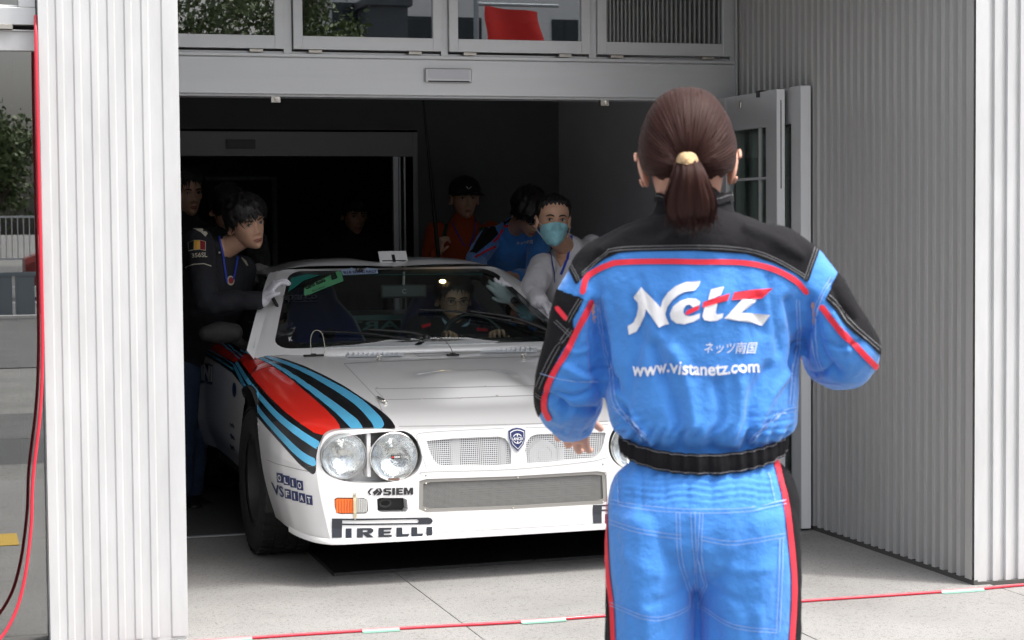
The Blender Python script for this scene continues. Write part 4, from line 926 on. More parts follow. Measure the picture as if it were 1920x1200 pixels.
for xa, xb, yc, dy in ((645, 756, 665, -6), (895, 1006, 656.5, 3)):
    corners = [(xa, yc-5), (xb, yc-5+dy*.4), (xb+1, yc+6+dy*.2), (xa+6, yc+7)]
    lv = lay_poly('bonnet_vent', [corners], bs, vent, car, off=.006, grid=8)
    for i in range(11):
        x = xa+6+i*(xb-xa-10)/11; f = (x-xa)/(xb-xa); a = bs.shoot(x, yc-3+dy*.4*f, .009); c = bs.shoot(x+3, yc+4+dy*.2*f, .009)
        if a is None or c is None: continue
        a, c = a[:3], c[:3]; b = MB(); w = .0085
        b.add([a+[0, 0, -.002], a+[w, 0, -.002], c+[w, 0, -.002], c+[0, 0, -.002], a+[0, 0, .006], c+[0, 0, .006]], [(4, 1, 2, 5), (0, 4, 5, 3), (0, 1, 4), (3, 5, 2)]); b.build('vent_louvre', vent, lv)
hl([(772, 661), (885, 655), (895, 662), (785, 668), (772, 661)], .5)
for x, y in ((728.5, 646), (969, 643)):
    p = bs.shoot(x, y+1, 0)
    if p is not None: b = MB(); b.lathe([(.009, 0), (.009, .008), (.006, .014), (0, .016)], 12, (0, 0, 0), 'z'); q = b.build('washer_jet', M['black'], car, smooth=True, sharp=40); q.location = tuple(p[:3])

# ---- cabin
def arc(u, v0, k, w, z, zk=0): return (u, v0+k*(u/w)**2, z-zk*(u/w)**2)
def wsp(a, t, off=0.):
    """windscreen surface, a in -1..1 across, t 0 bottom .. 1 top"""
    w = .75+(.53-.75)*t; u = a*w; v = 1.20+.16*a*a+(1.93+.09*a*a-1.20-.16*a*a)*t; z = .842-.004*a*a+(1.197-.022*a*a-.842+.004*a*a)*t+.018*math.sin(math.pi*t)
    return np.array((u, v-off*.45, z+off*.9))
def ws_patch(name, poly, m_, parent, off=0., grid=.06, holes=()):
    P2, T2 = fill2d([poly]+list(holes), grid); return mk(name, [wsp(a, t, off) for a, t in P2], T2, m_, parent, True)
def rrect(x0, x1, y0, y1, rx, ry, n=5):
    o = []
    for cx, cy, s in ((x0+rx, y0+ry, 180), (x1-rx, y0+ry, 270), (x1-rx, y1-ry, 0), (x0+rx, y1-ry, 90)):
        for i in range(n+1): a = R(s+90*i/n); o.append((cx+rx*math.cos(a), cy+ry*math.sin(a)))
    return o
oval = rrect(-.955, .955, .015, .985, .10, .10); inner = rrect(-.895, .895, .075, .905, .10, .12)
ws = ws_patch('windscreen', oval, M['ws'], car, 0)
ws_patch('windscreen_border', oval, M['frit'], ws, .002, holes=[inner]); ws_patch('windscreen_border', oval, M['frit'], ws, -.003, holes=[inner])
ws_patch('tint_strip', [(-.55, .885), (.80, .885), (.80, .897), (-.55, .897)], M['teal'], ws, .0025, .1)
frame_in = rrect(-.955, .955, .015, .985, .10, .10)
P2, T2 = fill2d([rrect(-1.06, 1.06, -.10, 1.035, .08, .06), frame_in], .05); mk('windscreen_frame', [wsp(a, t, .004) for a, t in P2], T2, M['paint'], car, True)
# roof with two low bubbles
def roof_z(u, v): return 1.213-.028*(u/.56)**2-.05*max(0, (v-2.3))**1.3+.030*math.exp(-(((abs(u)-.29)/.21)**4+((v-2.35)/.38)**4))-.02*max(0, (2.02-v)/.1)
V = []; F = []; nu, nv = 64, 40
for j in range(nv+1):
    for i in range(nu+1):
        a = -1+2*i/nu; w = .565; u = a*w; v0 = 1.94+.09*a*a; v = v0+(2.95-v0)*j/nv; z = roof_z(u, v)
        e = max(0, abs(a)-.93)/.07; z -= .02*e*e; V.append((u, v, z))
for j in range(nv):
    for i in range(nu): F.append((j*(nu+1)+i, j*(nu+1)+i+1, (j+1)*(nu+1)+i+1, (j+1)*(nu+1)+i))
mk('roof', V, F, M['paint'], car, True)
# pillars, side glass, rear deck
for sx in (-1, 1):
    b = MB()
    A0, A1 = wsp(sx*1.05, -.09, .003), wsp(sx*1.05, 1.03, .003); Bt = np.array((sx*.60, 2.06, 1.165)); Bb = np.array((sx*.835, 1.35, .845))
    n = 12; V = []
    for i in range(n+1):
        t = i/n; V += [tuple(A0+(A1-A0)*t+np.array((0, 0, .016))*math.sin(math.pi*t)), tuple(Bb+(Bt-Bb)*t+np.array((0, 0, .016))*math.sin(math.pi*t))]
    b.add(V, [(2*i, 2*i+1, 2*i+3, 2*i+2) for i in range(n)]); b.build('windscreen_pillar', M['paint'], car, smooth=True)
    b = MB(); b.add(*tube([(sx*.575, 2.10, 1.160), (sx*.588, 2.3, 1.165), (sx*.58, 2.7, 1.15), (sx*.57, 2.95, 1.10)], .014, n=10)); b.build('roof_rail', M['paint'], car, smooth=True)
    b = MB(); b.add([(sx*.80, 1.36, .852), (sx*.80, 2.55, .872), (sx*.60, 2.62, 1.155), (sx*.605, 2.08, 1.165)], [(0, 1, 2, 3)]); b.build('side_window', glassmat('side_glass', (.5, .55, .53), .05) if sx < 0 else bpy.data.materials['side_glass'], car)
    b = MB(); b.add([(sx*.80, 2.55, .87), (sx*.82, 3.3, .885), (sx*.66, 3.2, .95), (sx*.58, 2.95, 1.1), (sx*.60, 2.62, 1.16)], [(0, 1, 2, 3, 4)]); b.build('rear_quarter', M['paint'], car)
    b = MB(); b.add(*tube([(sx*.66, 1.9, .87), (sx*.52, 2.18, 1.13), (sx*.46, 2.5, 1.14)], .02, n=10)); b.add(*tube([(sx*.70, 1.45, .83), (sx*.50, 2.05, 1.14)], .019, n=10)); b.build('roll_cage_tube', M['black'], car, smooth=True)
b = MB(); b.add([(-.82, 2.76, .885), (.82, 2.76, .885), (.8, 3.85, .90), (-.8, 3.85, .90)], [(0, 1, 2, 3)]); b.build('engine_cover', M['paint'], car)
b = MB(); b.box(-.84, .84, 3.86, 3.90, .3, .86); b.build('tail_panel', M['black'], car)
b = MB(); b.box(-.70, .70, 2.60, 2.63, .28, .90); b.box(-.55, .55, 2.60, 2.62, 1.05, 1.14); b.box(-.74, .74, 1.42, 2.6, .28, .30); b.build('bulkhead', M['inner'], car)
b = MB(); b.box(-.5, .5, 2.585, 2.595, .905, .93); b.build('rear_window_sill', M['cyan'], car)
V, T = text2d('MARTINI', .02); mk('rear_window_lettering', [(.30-.60*v[0], 2.58, .855+.045*v[1]) for v in V], T[:, ::-1], M['cyan'], car)
# dashboard, wheel, seats, mirror
b = MB(); b.add([(-.72, 1.36, .835), (.72, 1.36, .835), (.66, 1.62, .83), (.66, 1.66, .60), (-.66, 1.66, .60), (-.66, 1.62, .83), (-.3, 1.27, .838), (.3, 1.27, .838)], [(0, 6, 7, 1, 2, 5), (5, 2, 3, 4)]); b.build('dashboard', M['black'], car, bevel=.02)
def bucket_seat(x):
    b = MB(); V = []
    prof = [(2.12, .36, .27), (2.16, .50, .27), (2.22, .70, .26), (2.28, .82, .25), (2.33, .93, .20), (2.35, 1.02, .13), (2.36, 1.09, .11)]
    for v, z, w in prof:
        for a in np.linspace(-1, 1, 11): V.append((x+a*w, v-.10*abs(a)**3*(1 if z < .95 else .5), z+(.0)))
    n = 11; b.add(V, [(i*n+j, i*n+j+1, (i+1)*n+j+1, (i+1)*n+j) for i in range(len(prof)-1) for j in range(n-1)])
    o = b.build('seat', M['seat'], car, smooth=True); s = o.modifiers.new('s', 'SOLIDIFY'); s.thickness = .05
    b = MB(); b.box(x-.25, x+.25, 1.78, 2.16, .30, .42); b.build('seat_cushion', M['seat'], o, bevel=.04)
    b = MB()
    for sx in (-1, 1): b.lathe([(0, -.002), (.028, -.002), (.03, .01)], 16, (x+sx*.10, 2.235, .86), 'y')
    b.build('harness_slot', M['black'], o, smooth=True)
bucket_seat(-.36); bucket_seat(.36)
sw = [(.36+.165*math.cos(a), 1.80+.055*math.sin(a), .80+.155*math.sin(a)) for a in np.linspace(0, 2*math.pi, 33)]
b = MB(); b.add(*tube(sw, .014, n=8, cap=False)); b.add(*tube([sw[2], (.36, 1.77, .79), sw[14]], .012, n=6)); b.add(*tube([(.36, 1.77, .79), sw[24]], .012, n=6)); b.add(*tube([(.36, 1.77, .79), (.36, 1.60, .72)], .025, n=8)); b.build('steering_wheel', M['black'], car, smooth=True)
b = MB(); b.box(-.115, .115, 0, .02, -.033, .033); q = b.build('interior_mirror', mat('mirror_housing', (.05, .055, .055), .35), car, bevel=.012); q.location = (.045, 1.93, 1.075)
b = MB(); b.add(*tube([(0, .01, .03), (0, .0, .09)], .006, n=6)); b.add(*tube([(.002+.010*math.cos(a), -.002, .010*math.sin(a)) for a in np.linspace(R(50), R(310), 12)], .002, n=5)); b.build('mirror_stalk', M['alud'], q)
b = MB(); b.lathe([(0, -.006), (.012, -.004), (.012, .01), (0, .012)], 14, (0, 0, 0), 'y'); q = b.build('map_light', mat('warm_lamp', (1, .7, .35), .4, emit=((1, .62, .28), 6.0)), car, smooth=True); q.location = (.29, 2.10, 1.115); q.scale = (1.3, 1, .8)
# exterior mirrors
for sx in (-1, 1):
    b = MB(); b.add(*tube([(sx*.985, 1.53, .915), (sx*.93, 1.525, .918), (sx*.86, 1.53, .915)], [.035, .05, .043], [.04, .048, .04], side=(0, 0, 1), n=16, sub=4)); b.add(*tube([(sx*.87, 1.54, .90), (sx*.82, 1.56, .86), (sx*.79, 1.58, .84)], [.03, .022, .025], n=10)); mi_ = b.build('door_mirror', M['rubber'], car, smooth=True)
    b = MB(); b.box(sx*.92-.055, sx*.92+.055, 1.575, 1.58, .885, .95); b.build('mirror_glass', M['chrome'], mi_)
# wipers
for nm, pts, bl in (('wiper', [(798, 641), (770, 634), (690, 628)], [(600, 626), (640, 626.5), (700, 631), (768, 640)]), ('wiper', [(1035, 634), (960, 606), (880, 594)], [(786, 585), (850, 588), (925, 600), (1000, 616)])):
    wsk = globals().setdefault('WSK', Skin([wsp(-1+2*i/40, j/24, 0) for i in range(41) for j in range(25)], [(i*25+j, (i+1)*25+j, (i+1)*25+j+1, i*25+j+1) for i in range(40) for j in range(24)], MW))
    q = [wsk.shoot(x, y, .03) for x, y in pts]; q = [p[:3] for p in q if p is not None]; r = [wsk.shoot(x, y, .012) for x, y in bl]; r = [p[:3] for p in r if p is not None]
    b = MB(); b.add(*tube(q, np.linspace(.010, .005, len(q)), n=8, sub=4)); b.lathe([(.016, 0), (.016, .02), (0, .024)], 14, tuple(q[0]-[0, 0, .012]), 'z'); wo = b.build(nm, M['black'], car, smooth=True)
    b = MB(); b.add(*tube(r, .0045, .009, n=6, sub=4)); b.build('wiper_blade', M['black'], wo, smooth=True)
# green entry card and rally plate behind the glass
gc = lay_poly('entry_card', [[(571, 541), (634, 509), (640, 510), (644, 528), (600, 545), (573, 557), (570, 553)]], WSK, M['greensign'], car, grid=10, off=.003)
lay_text('entry_lettering', 'Giro Italia', [(572, 537), (609, 523), (611, 529), (574, 545)], WSK, M['vinylK'], gc, bold=.03, off=.005)
lay_text('entry_lettering', 'B', [(620, 514), (631, 511.5), (633, 524), (622, 526.5)], WSK, M['vinylK'], gc, bold=.05, off=.005)
lay_text('entry_lettering', 'Blue Island', [(585, 546), (608, 537), (609, 540), (586, 549)], WSK, M['vinylC'], gc, off=.005)
lay_poly('shade_sticker', [[(545, 522), (575, 515), (600, 517), (570, 527), (556, 538), (540, 548), (545, 535)]], WSK, M['teal'], car, grid=10, off=.003)
rp = lay_poly('rally_plate', [[(639, 506.5), (650, 506), (660, 503), (674, 501.5), (688, 503), (697, 505), (707, 505), (709, 514), (643, 517)]], WSK, mat('pale_blue_plate', (.45, .58, .78), .4), car, grid=10, off=.004)
lay_text('plate_number', '16', [(667, 505), (680, 504.5), (680, 510), (667, 510.5)], WSK, M['vinylK'], rp, bold=.02, off=.006)
lay_text('plate_lettering', 'BLUE ISLAND RALLY', [(643, 510.5), (706, 508), (707, 513), (645, 515.5)], WSK, M['vinylN'], rp, bold=.04, off=.006)
faint = mat('faint_grey_decal', (.028, .033, .04), .6)
lay_text('glass_lettering', 'sparco', [(531, 554), (595, 553), (595, 566), (531, 568)], WSK, faint, car, bold=.01, off=.003)
hl2 = lay_line('glass_underline', [(545, 567), (595, 566)], .6, WSK, faint, car, .003)
lay_text('glass_lettering', 'K', [(541, 633), (548, 632), (549, 640), (542, 641)], WSK, M['vinylW'], car, off=.003)
b = MB(); b.box(-.03, .03, -.012, .012, -.006, .006); q = b.build('frame_clip', M['black'], car, bevel=.003); q.location = tuple(wsp(-1.0, .52, .01)); q.rotation_euler = (0, R(60), R(-30))
# transponder card on the roof
b = MB(); b.box(-.072, .072, -.004, .004, 0, .070); q = thing('roof_tablet', 'white plastic card tilted up on the centre of the car roof', 'tablet', tuple((MW @ np.array([.03, 2.06, 1.214, 1]))[:3]), CA); o = b.build('card', M['paint'], q, bevel=.003); o.rotation_euler = (R(-38), 0, 0)
b = MB(); b.box(-.008, .008, -.0065, -.0045, .0, .045); b.box(-.06, .06, -.006, -.0045, .004, .010); b.build('clip', M['black'], o)
print('car', round(time.time()-T0, 1))

# ================================================================== PEOPLE
def at(x, y, d): r = ray_px(x, y); return CC+r*(d/r[1])
def nrm(v): v = np.asarray(v, float); return v/np.linalg.norm(v)
_ph = rng.uniform(0, 6.28, (40,)); _dr = rng.normal(size=(40, 3)); _dr /= np.linalg.norm(_dr, axis=1)[:, None]
def wob(P, f, n=10, st=(1, 1, 1), seed=0):
    Q = P*np.array(st)*f; o = np.zeros(len(P))
    for i in range(n):
        k = (i+seed*7) % 40; o += np.sin(Q @ _dr[k]*(1+.25*i)*6.28+_ph[k]+1.3*np.sin(Q @ _dr[(k+11) % 40]*3.1))/(1+.25*i)
    return o/n*2
ZT = [-.117, -.108, -.088, -.06, -.03, 0, .03, .06, .088, .107, .117]
WX = [.0, .026, .044, .057, .064, .069, .073, .073, .062, .038, 0]
FY = [.050, .078, .088, .088, .087, .086, .089, .087, .072, .042, 0]
BY = [.01, .0, .012, .035, .055, .072, .090, .094, .080, .048, 0]
def head_grid(w=1., nose=1.):
    n, m_ = 80, 66; V = []; A = []
    for i in range(m_+1):
        ph = -math.pi/2+math.pi*i/m_; z = .117*math.sin(ph)
        wx, fy, by = np.interp(z, ZT, WX)*w, np.interp(z, ZT, FY), np.interp(z, ZT, BY)
        for j in range(n):
            # denser in front
            t = j/n; a = 2*math.pi*(t-.13*math.sin(2*math.pi*t)/(2*math.pi)*1.0)
            x, c = wx*math.sin(a), math.cos(a); y = (fy if c > 0 else by)*abs(c)**.92*(1 if c > 0 else -1); V.append((x, y, z)); A.append((a, z))
    V = np.array(V); A = np.array(A); fr = np.clip(V[:, 1]/.05, 0, 1)
    def G(x0, z0, sx, sz, amp): return amp*np.exp(-((V[:, 0]-x0)/sx)**2-((V[:, 2]-z0)/sz)**2)
    d = G(0, -.032, .012, .011, .017*nose)+G(0, -.012, .009, .022, .010*nose)+G(0, .012, .010, .016, .004)-G(0, -.050, .012, .006, .003)
    for s in (-1, 1):
        d += G(s*.014, -.039, .007, .006, .006)-G(s*.031, .004, .016, .010, .010)+G(s*.030, .022, .020, .007, .004)+G(s*.042, -.028, .016, .018, .005)-G(s*.05, -.07, .02, .02, .003)
        d += G(s*.031, .0035, .011, .005, .004)
    d += G(0, -.062, .019, .004, .006)+G(0, -.074, .016, .005, .006)-G(0, -.068, .024, .002, .003)+G(0, -.098, .018, .012, .007)-G(0, -.083, .02, .005, .002)
    V[:, 1] += d*fr
    F = [((i+1)*n+j, (i+1)*n+(j+1) % n, i*n+(j+1) % n, i*n+j) for i in range(m_) for j in range(n)]
    return V, F, A
def ear(s, out=0., rim=.0045):
    b = MB(); rot = np.array(Matrix.Rotation(R(s*(18+out*1800)), 3, 'Z') @ Matrix.Rotation(R(-12), 3, 'X'))
    b.add(*ellipsoid((s*(.076+out), -.006, -.010), (.007, .016, .029), rot=rot)); c = np.array((s*(.079+out), -.008, -.008))
    pts = [c+rot @ np.array((s*.003, .013*math.cos(t), .027*math.sin(t))) for t in np.linspace(-2.2, 2.6, 14)]; b.add(*tube(pts, rim, n=8)); return b.V, b.F
def frame(f, up=(0, 0, 1)):
    f = nrm(f); r = nrm(np.cross(f, up)); u = np.cross(r, f); return np.stack([r, f, u], 1)
def hand(w, d, n_, curl=.25, s=1., thumb=1, fat=1., lift=0):
    w, d, n_ = np.array(w), nrm(d), np.asarray(n_, float); n_ = nrm(n_-d*np.dot(n_, d)); sd = np.cross(d, n_)*thumb; out = []
    out.append(tube([w-d*.01*s, w+d*.03*s, w+d*.06*s, w+d*.085*s], np.array([.022, .030, .038, .037])*s*fat, np.array([.018, .016, .014, .012])*s*fat, side=sd, n=16, sub=3))
    for k, (o, L) in enumerate(((.029, .068), (.010, .078), (-.010, .072), (-.029, .056))):
        p = w+d*(.078-.004*abs(k-1))*s+sd*o*s; pts = [p-d*.02*s, p]; a = 0; spr = .06*(1.5-k)
        for q, f in enumerate((.42, .32, .26)):
            a += curl*(.7+.5*q)*(1+.12*k); dd = nrm(d*math.cos(a)+n_*math.sin(a)+sd*spr); p = p+dd*L*f*s; pts.append(p)
        out.append(tube(pts, np.array([.0095, .0092, .0085, .0078, .0064])*s*fat, n=10, sub=2))
    p = w+d*.022*s+sd*.026*s; pts = [p-sd*.012*s, p]
    for q, (f, c) in enumerate(((.032, .25), (.028, .5))): dd = nrm(d*.72+sd*(.62-.25*q)+n_*c); p = p+dd*f*s; pts.append(p)
    out.append(tube(pts, np.array([.014, .012, .0095, .0075])*s*fat, n=10, sub=2)); return remesh(out, .0032, 2)
skinm = {}
def skin_mat(name, col): return mat(name, col, .48, var=.06, vscale=25, bump=.05, bscale=220, spec=.4)
M['skin'] = skin_mat('skin_tan', (.60, .35, .24)); M['skinw'] = skin_mat('skin_light', (.60, .36, .26)); M['lip'] = mat('lips', (.36, .13, .10), .4)
M['eye'] = mat('eye_white', (.42, .40, .37), .35); M['iris'] = mat('iris_dark', (.012, .008, .006), .15); M['brow'] = mat('eyebrow', (.018, .014, .012), .8)
M['hairk'] = mat('black_hair', (.010, .008, .0075), .45, var=.4, vscale=60, stretch=(1, 1, .15), bump=.5, bscale=160)
M['glove'] = mat('white_cotton_glove', (.70, .69, .74), .85, var=.06, vscale=30, bump=.3, bscale=90)
M['gloveg'] = mat('grey_work_glove', (.30, .29, .28), .85, var=.15, vscale=30, bump=.3, bscale=90)
M['navycloth'] = mat('black_navy_cloth', (.012, .013, .018), .85, var=.2, vscale=10, bump=.2, bscale=40)
M['blackcloth'] = mat('black_cloth', (.012, .012, .013), .9, var=.2, bump=.2, bscale=40)
M['whitecloth'] = mat('white_cotton', (.68, .67, .70), .85, var=.05, vscale=8, bump=.2, bscale=30)
M['denim'] = mat('dark_denim', (.035, .06, .12), .85, var=.3, vscale=15, bump=.3, bscale=120)
M['cream'] = mat('cream_cloth', (.52, .48, .38), .85)
M['suit'] = mat('blue_coverall_cloth', (.050, .245, .69), .78, var=.05, vscale=6, bump=.35, bscale=55, sheen=.25)
M['suitk'] = mat('black_coverall_cloth', (.010, .0096, .0115), .9, var=.12, vscale=12, bump=.25, bscale=60, spec=.2)
M['suitr'] = mat('red_piping', (.78, .025, .05), .7)
M['stitch'] = mat('pale_stitching', (.28, .42, .72), .8); M['stitchg'] = mat('grey_stitching', (.17, .17, .18), .8)
M['print'] = mat('white_print', (.80, .80, .82), .6); M['lany'] = mat('blue_lanyard', (.02, .05, .42), .6)
def face_bits(H, o, parent, brow=True, lips=True, nose=1):
    """eyes, brows and lips as parts; H = 3x3, o = head centre"""
    for s in (-1, 1):
        V, F = ellipsoid((s*.031, .0795, .0035), (.0125, .007, .0052)); e = mk('eye', np.array(V) @ H.T+o, F, M['eye'], parent, True)
        V, F = ellipsoid((s*.031+.0015, .0845, .0038), (.0052, .003, .0048)); mk('iris', np.array(V) @ H.T+o, F, M['iris'], e, True)
        V, F = tube([(s*.017, .0875, .0055), (s*.024, .0885, .0095), (s*.033, .0865, .0098), (s*.044, .079, .0045)], [.0010, .0013, .0014, .0009], n=6, sub=3); mk('eyelid', np.array(V) @ H.T+o, F, M['brow'], e, True)
        if brow: V, F = tube([(s*.012, .0915, .020), (s*.024, .0925, .0245), (s*.036, .0885, .025), (s*.049, .077, .0195)], [.0026, .0034, .003, .0014], [.0012, .0014, .0013, .001], side=(0, 0, 1), n=8, sub=3); mk('eyebrow', np.array(V) @ H.T+o, F, M['brow'], parent, True)
    if lips:
        for z, h in ((-.0635, .0030), (-.0725, .0036)): V, F = tube([(-.021, .0835, -.068), (-.010, .0925, z), (0, .0945, z-.0004), (.010, .0925, z), (.021, .0835, -.068)], [.0008, h, h*1.05, h, .0008], n=8, sub=3); mk('lip', np.array(V) @ H.T+o, F, M['lip'], parent, True)
HG = head_grid()
def hair_short(H, o, parent, m_, style='fringe', th=.018, nt=420, seed=1):
    V, F, A = HG; T = tris_of(F); N = vnormals(V, T); a = np.abs((A[:, 0]+math.pi) % (2*math.pi)-math.pi)
    hl_ = {'fringe': [.032, .036, .02, -.012, -.03, -.06, -.072], 'parted': [.068, .055, .028, -.008, -.03, -.06, -.07], 'crop': [.078, .074, .052, .012, -.012, -.045, -.055]}[style]
    zl = np.interp(np.degrees(a), [0, 35, 60, 80, 100, 130, 180], hl_)+.006*np.sin(A[:, 0]*23+seed)+.003*np.sin(A[:, 0]*61)
    g = zl-A[:, 1]; t = th*np.clip((A[:, 1]-zl)/.03, .12, 1)*(1+.25*wob(V, 18, 6, seed=seed))
    if style == 'crop': t = t*.6
    V2, T2, _ = clip(V+N*t[:, None], T, V[:, :1], g); mk_o = mk('hair', V2 @ H.T+o, T2, m_, parent, True)
    r = np.random.RandomState(seed); ok = np.where(g < -.004)[0]; b = MB()
    for i in r.choice(ok, nt):
        p = V[i]+N[i]*t[i]*.8; dn = np.array([0, 0, -1.])+r.normal(size=3)*.35; dn = dn-N[i]*np.dot(dn, N[i])*.75+N[i]*.12; dn = nrm(dn); L = (.034 if style != 'crop' else .006)*r.uniform(.6, 1.3)
        sdv = nrm(np.cross(dn, N[i]))*r.uniform(.0015, .0032); q = p+dn*L*.5+N[i]*.003; e = p+dn*L-N[i]*.004
        b.add([p-sdv, p+sdv, q+sdv, q-sdv, e], [(0, 1, 2, 3), (3, 2, 4)])
    stuff(mk('hair_strands', np.array(b.V) @ H.T+o, b.F, m_, mk_o, True)); return mk_o
def person(label, J, face, up=(0, 0, 1), skin='skin', shirt=('shirt', 'blackcloth'), trousers='denim', gloves=None, hair='fringe', hs=1, sleeve=1., fat=1.04, hands=None, lips=True, hairth=.018, group=None, vox=.011):
    base = np.array([(J['anL'][0]+J['anR'][0])/2, (J['anL'][1]+J['anR'][1])/2, 0.]); J = {k: np.array(v)-base for k, v in J.items()}
    t = thing('person', label, 'person', tuple(base), 0, group); sh = nrm(J['shR']-J['shL']); H = frame(face, up)*1.07; o = J['head']
    up_ = nrm(J['neck']-J['pelvis'])
    def trunk(e, top=True):
        P = [J['pelvis']-up_*.06, J['pelvis'], J['pelvis']*.5+J['chest']*.5, J['chest'], J['chest']*.45+J['neck']*.55, J['neck']*.85+J['chest']*.15, J['neck']]
        return tube(P, np.array([.13, .155, .145, .170, .165, .11, .062])*fat+e, np.array([.10, .115, .105, .12, .105, .075, .058])*fat+e, side=sh, n=24, sub=4)
    def limb(a, b_, c, r, e=0): return tube([a, a*.5+b_*.5, b_, b_*.5+c*.5, c], np.array(r)+e, n=16, sub=3)
    L = []
    for s in 'LR': L += [limb(J['sh'+s], J['el'+s], J['wr'+s], [.052, .045, .040, .034, .026]), limb(J['hip'+s], J['kn'+s], J['an'+s], [.085, .072, .058, .050, .040])]
    L.append(tube([J['neck'], o-H[:, 2]*.06-H[:, 1]*.015], [.055, .052], n=16, sub=4)); V, F = remesh([trunk(-.01)]+L, vox, 3)
    b = MB(); b.add(V, F); hv, hf, _ = HG; b.add(hv @ H.T+o, hf)
    for s in (-1, 1): ev, ef = ear(s); b.add(np.array(ev) @ H.T+o, ef)
    hh = hands or {}
    gl = []
    for s in 'LR':
        d = hh.get(s) or dict(d=nrm(J['wr'+s]-J['el'+s]), n=(0, 1, -.3)); d.setdefault('curl', .3)
        V, F = hand(J['wr'+s], d['d'], d['n'], d['curl'], 1.08 if gloves else 1.0, 1 if s == 'L' else -1, 1.18 if gloves else 1.)
        if gloves: V2, F2 = tube([J['wr'+s]-nrm(J['wr'+s]-J['el'+s])*.045, J['wr'+s], J['wr'+s]+nrm(d['d'])*.035], [.040, .034, .036], [.040, .030, .024], side=np.cross(d['d'], d['n']), n=16, sub=4, cap=True); gl.append((V, F, V2, F2))
        else: b.add(V, F)
    mk('body', b.V, b.F, M[skin], t, True)
    for V, F, V2, F2 in gl: g = MB(); g.add(V, F); g.add(V2, F2); V3, F3 = remesh([(g.V, g.F)], .004, 2); mk('glove', V3, F3, M[gloves], t, True)
    if shirt:
        P = [trunk(.014), tube([J['neck']-up_*.03, J['neck']+up_*.022+nrm(o-J['neck'])*.012], [.075, .064], n=20, sub=3)]
        for s in 'LR':
            e_ = J['el'+s]+(J['wr'+s]-J['el'+s])*.9; m2 = J['el'+s]
            if sleeve < 1: e_ = J['sh'+s]+(J['el'+s]-J['sh'+s])*sleeve*1.8; m2 = J['sh'+s]*.4+e_*.6
            P.append(tube([J['sh'+s], J['sh'+s]*.5+m2*.5, m2, m2*.5+e_*.5, e_], np.array([.068, .064, .058, .050, .044])*(.5+.5*fat)+(.012 if sleeve < 1 else 0), n=16, sub=3))
        V, F = remesh(P, vox, 3); V = np.array(V); N = vnormals(V, tris_of(F)); V = V+N*(wob(V, 6, 8, (1, 1, .6), seed=hs)*.006+wob(V, 14, 6, (1, 1, .5), seed=hs+2)*.003)[:, None]
        so_ = mk(shirt[0], V, F, M[shirt[1]], t, True)
    P = [tube([J['pelvis']+up_*.05, J['pelvis'], J['pelvis']-up_*.09], [.15*fat, .165*fat, .15], [.115, .125, .11], side=sh, n=24, sub=3)]
    for s in 'LR': P.append(tube([J['hip'+s], J['hip'+s]*.5+J['kn'+s]*.5, J['kn'+s], J['an'+s]+[0, 0, .02]], [.10, .088, .072, .062], n=16, sub=4))
    V, F = remesh(P, vox*1.2, 3); V = np.array(V); N = vnormals(V, tris_of(F)); V = V+N*(wob(V, 7, 8, (1, 1, .6), seed=hs)*.005)[:, None]; mk('trousers', V, F, M[trousers], t, True)
    for s in 'LR':
        f = nrm([face[0], face[1], 0]); a_ = J['an'+s]; V, F = tube([a_-f*.05+[0, 0, -.045], a_+[0, 0, -.04], a_+f*.10+[0, 0, -.05], a_+f*.17+[0, 0, -.052]], [.036, .042, .045, .036], [.034, .05, .030, .022], side=np.cross(f, (0, 0, 1)), n=16, sub=3); V = np.array(V); V[:, 2] = np.maximum(V[:, 2], .004-0*V[:, 2]); mk('shoe', V, F, M['black'], t, True)
    face_bits(H, o, t, lips=lips)
    if hair: hair_short(H, o, t, M['hairk'], hair, hairth, seed=hs, nt=1000 if vox < .012 else 150)
    return t, J, H, o, base
def lanyard(t, pts, w=.006):
    V, F = tube(pts, w, .0015, side=(1, 0, 0), n=6, sub=6); mk('lanyard', V, F, M['lany'], t, True)
def stand(head, facing, h=None, lean_=0):
    """relaxed standing joints below a head centre"""
    f = nrm([facing[0], facing[1], 0]); r = np.cross(f, (0, 0, 1)); hd = np.array(head); k = hd[2]+.12
    g = lambda x, y, z: np.array([hd[0], hd[1], 0])+r*x+f*y+np.array([0, 0, z*k])
    return dict(head=hd, neck=g(0, -.03, .845), chest=g(0, -.02, .735), pelvis=g(0, -.02, .545), shL=g(-.175, -.03, .805), shR=g(.175, -.03, .805), elL=g(-.23, -.04, .63), elR=g(.23, -.04, .63), wrL=g(-.22, .06, .49), wrR=g(.22, .06, .49),
                hipL=g(-.09, -.02, .52), hipR=g(.09, -.02, .52), knL=g(-.10, 0, .28), knR=g(.10, 0, .28), anL=g(-.11, -.03, .05), anR=g(.11, -.03, .05))

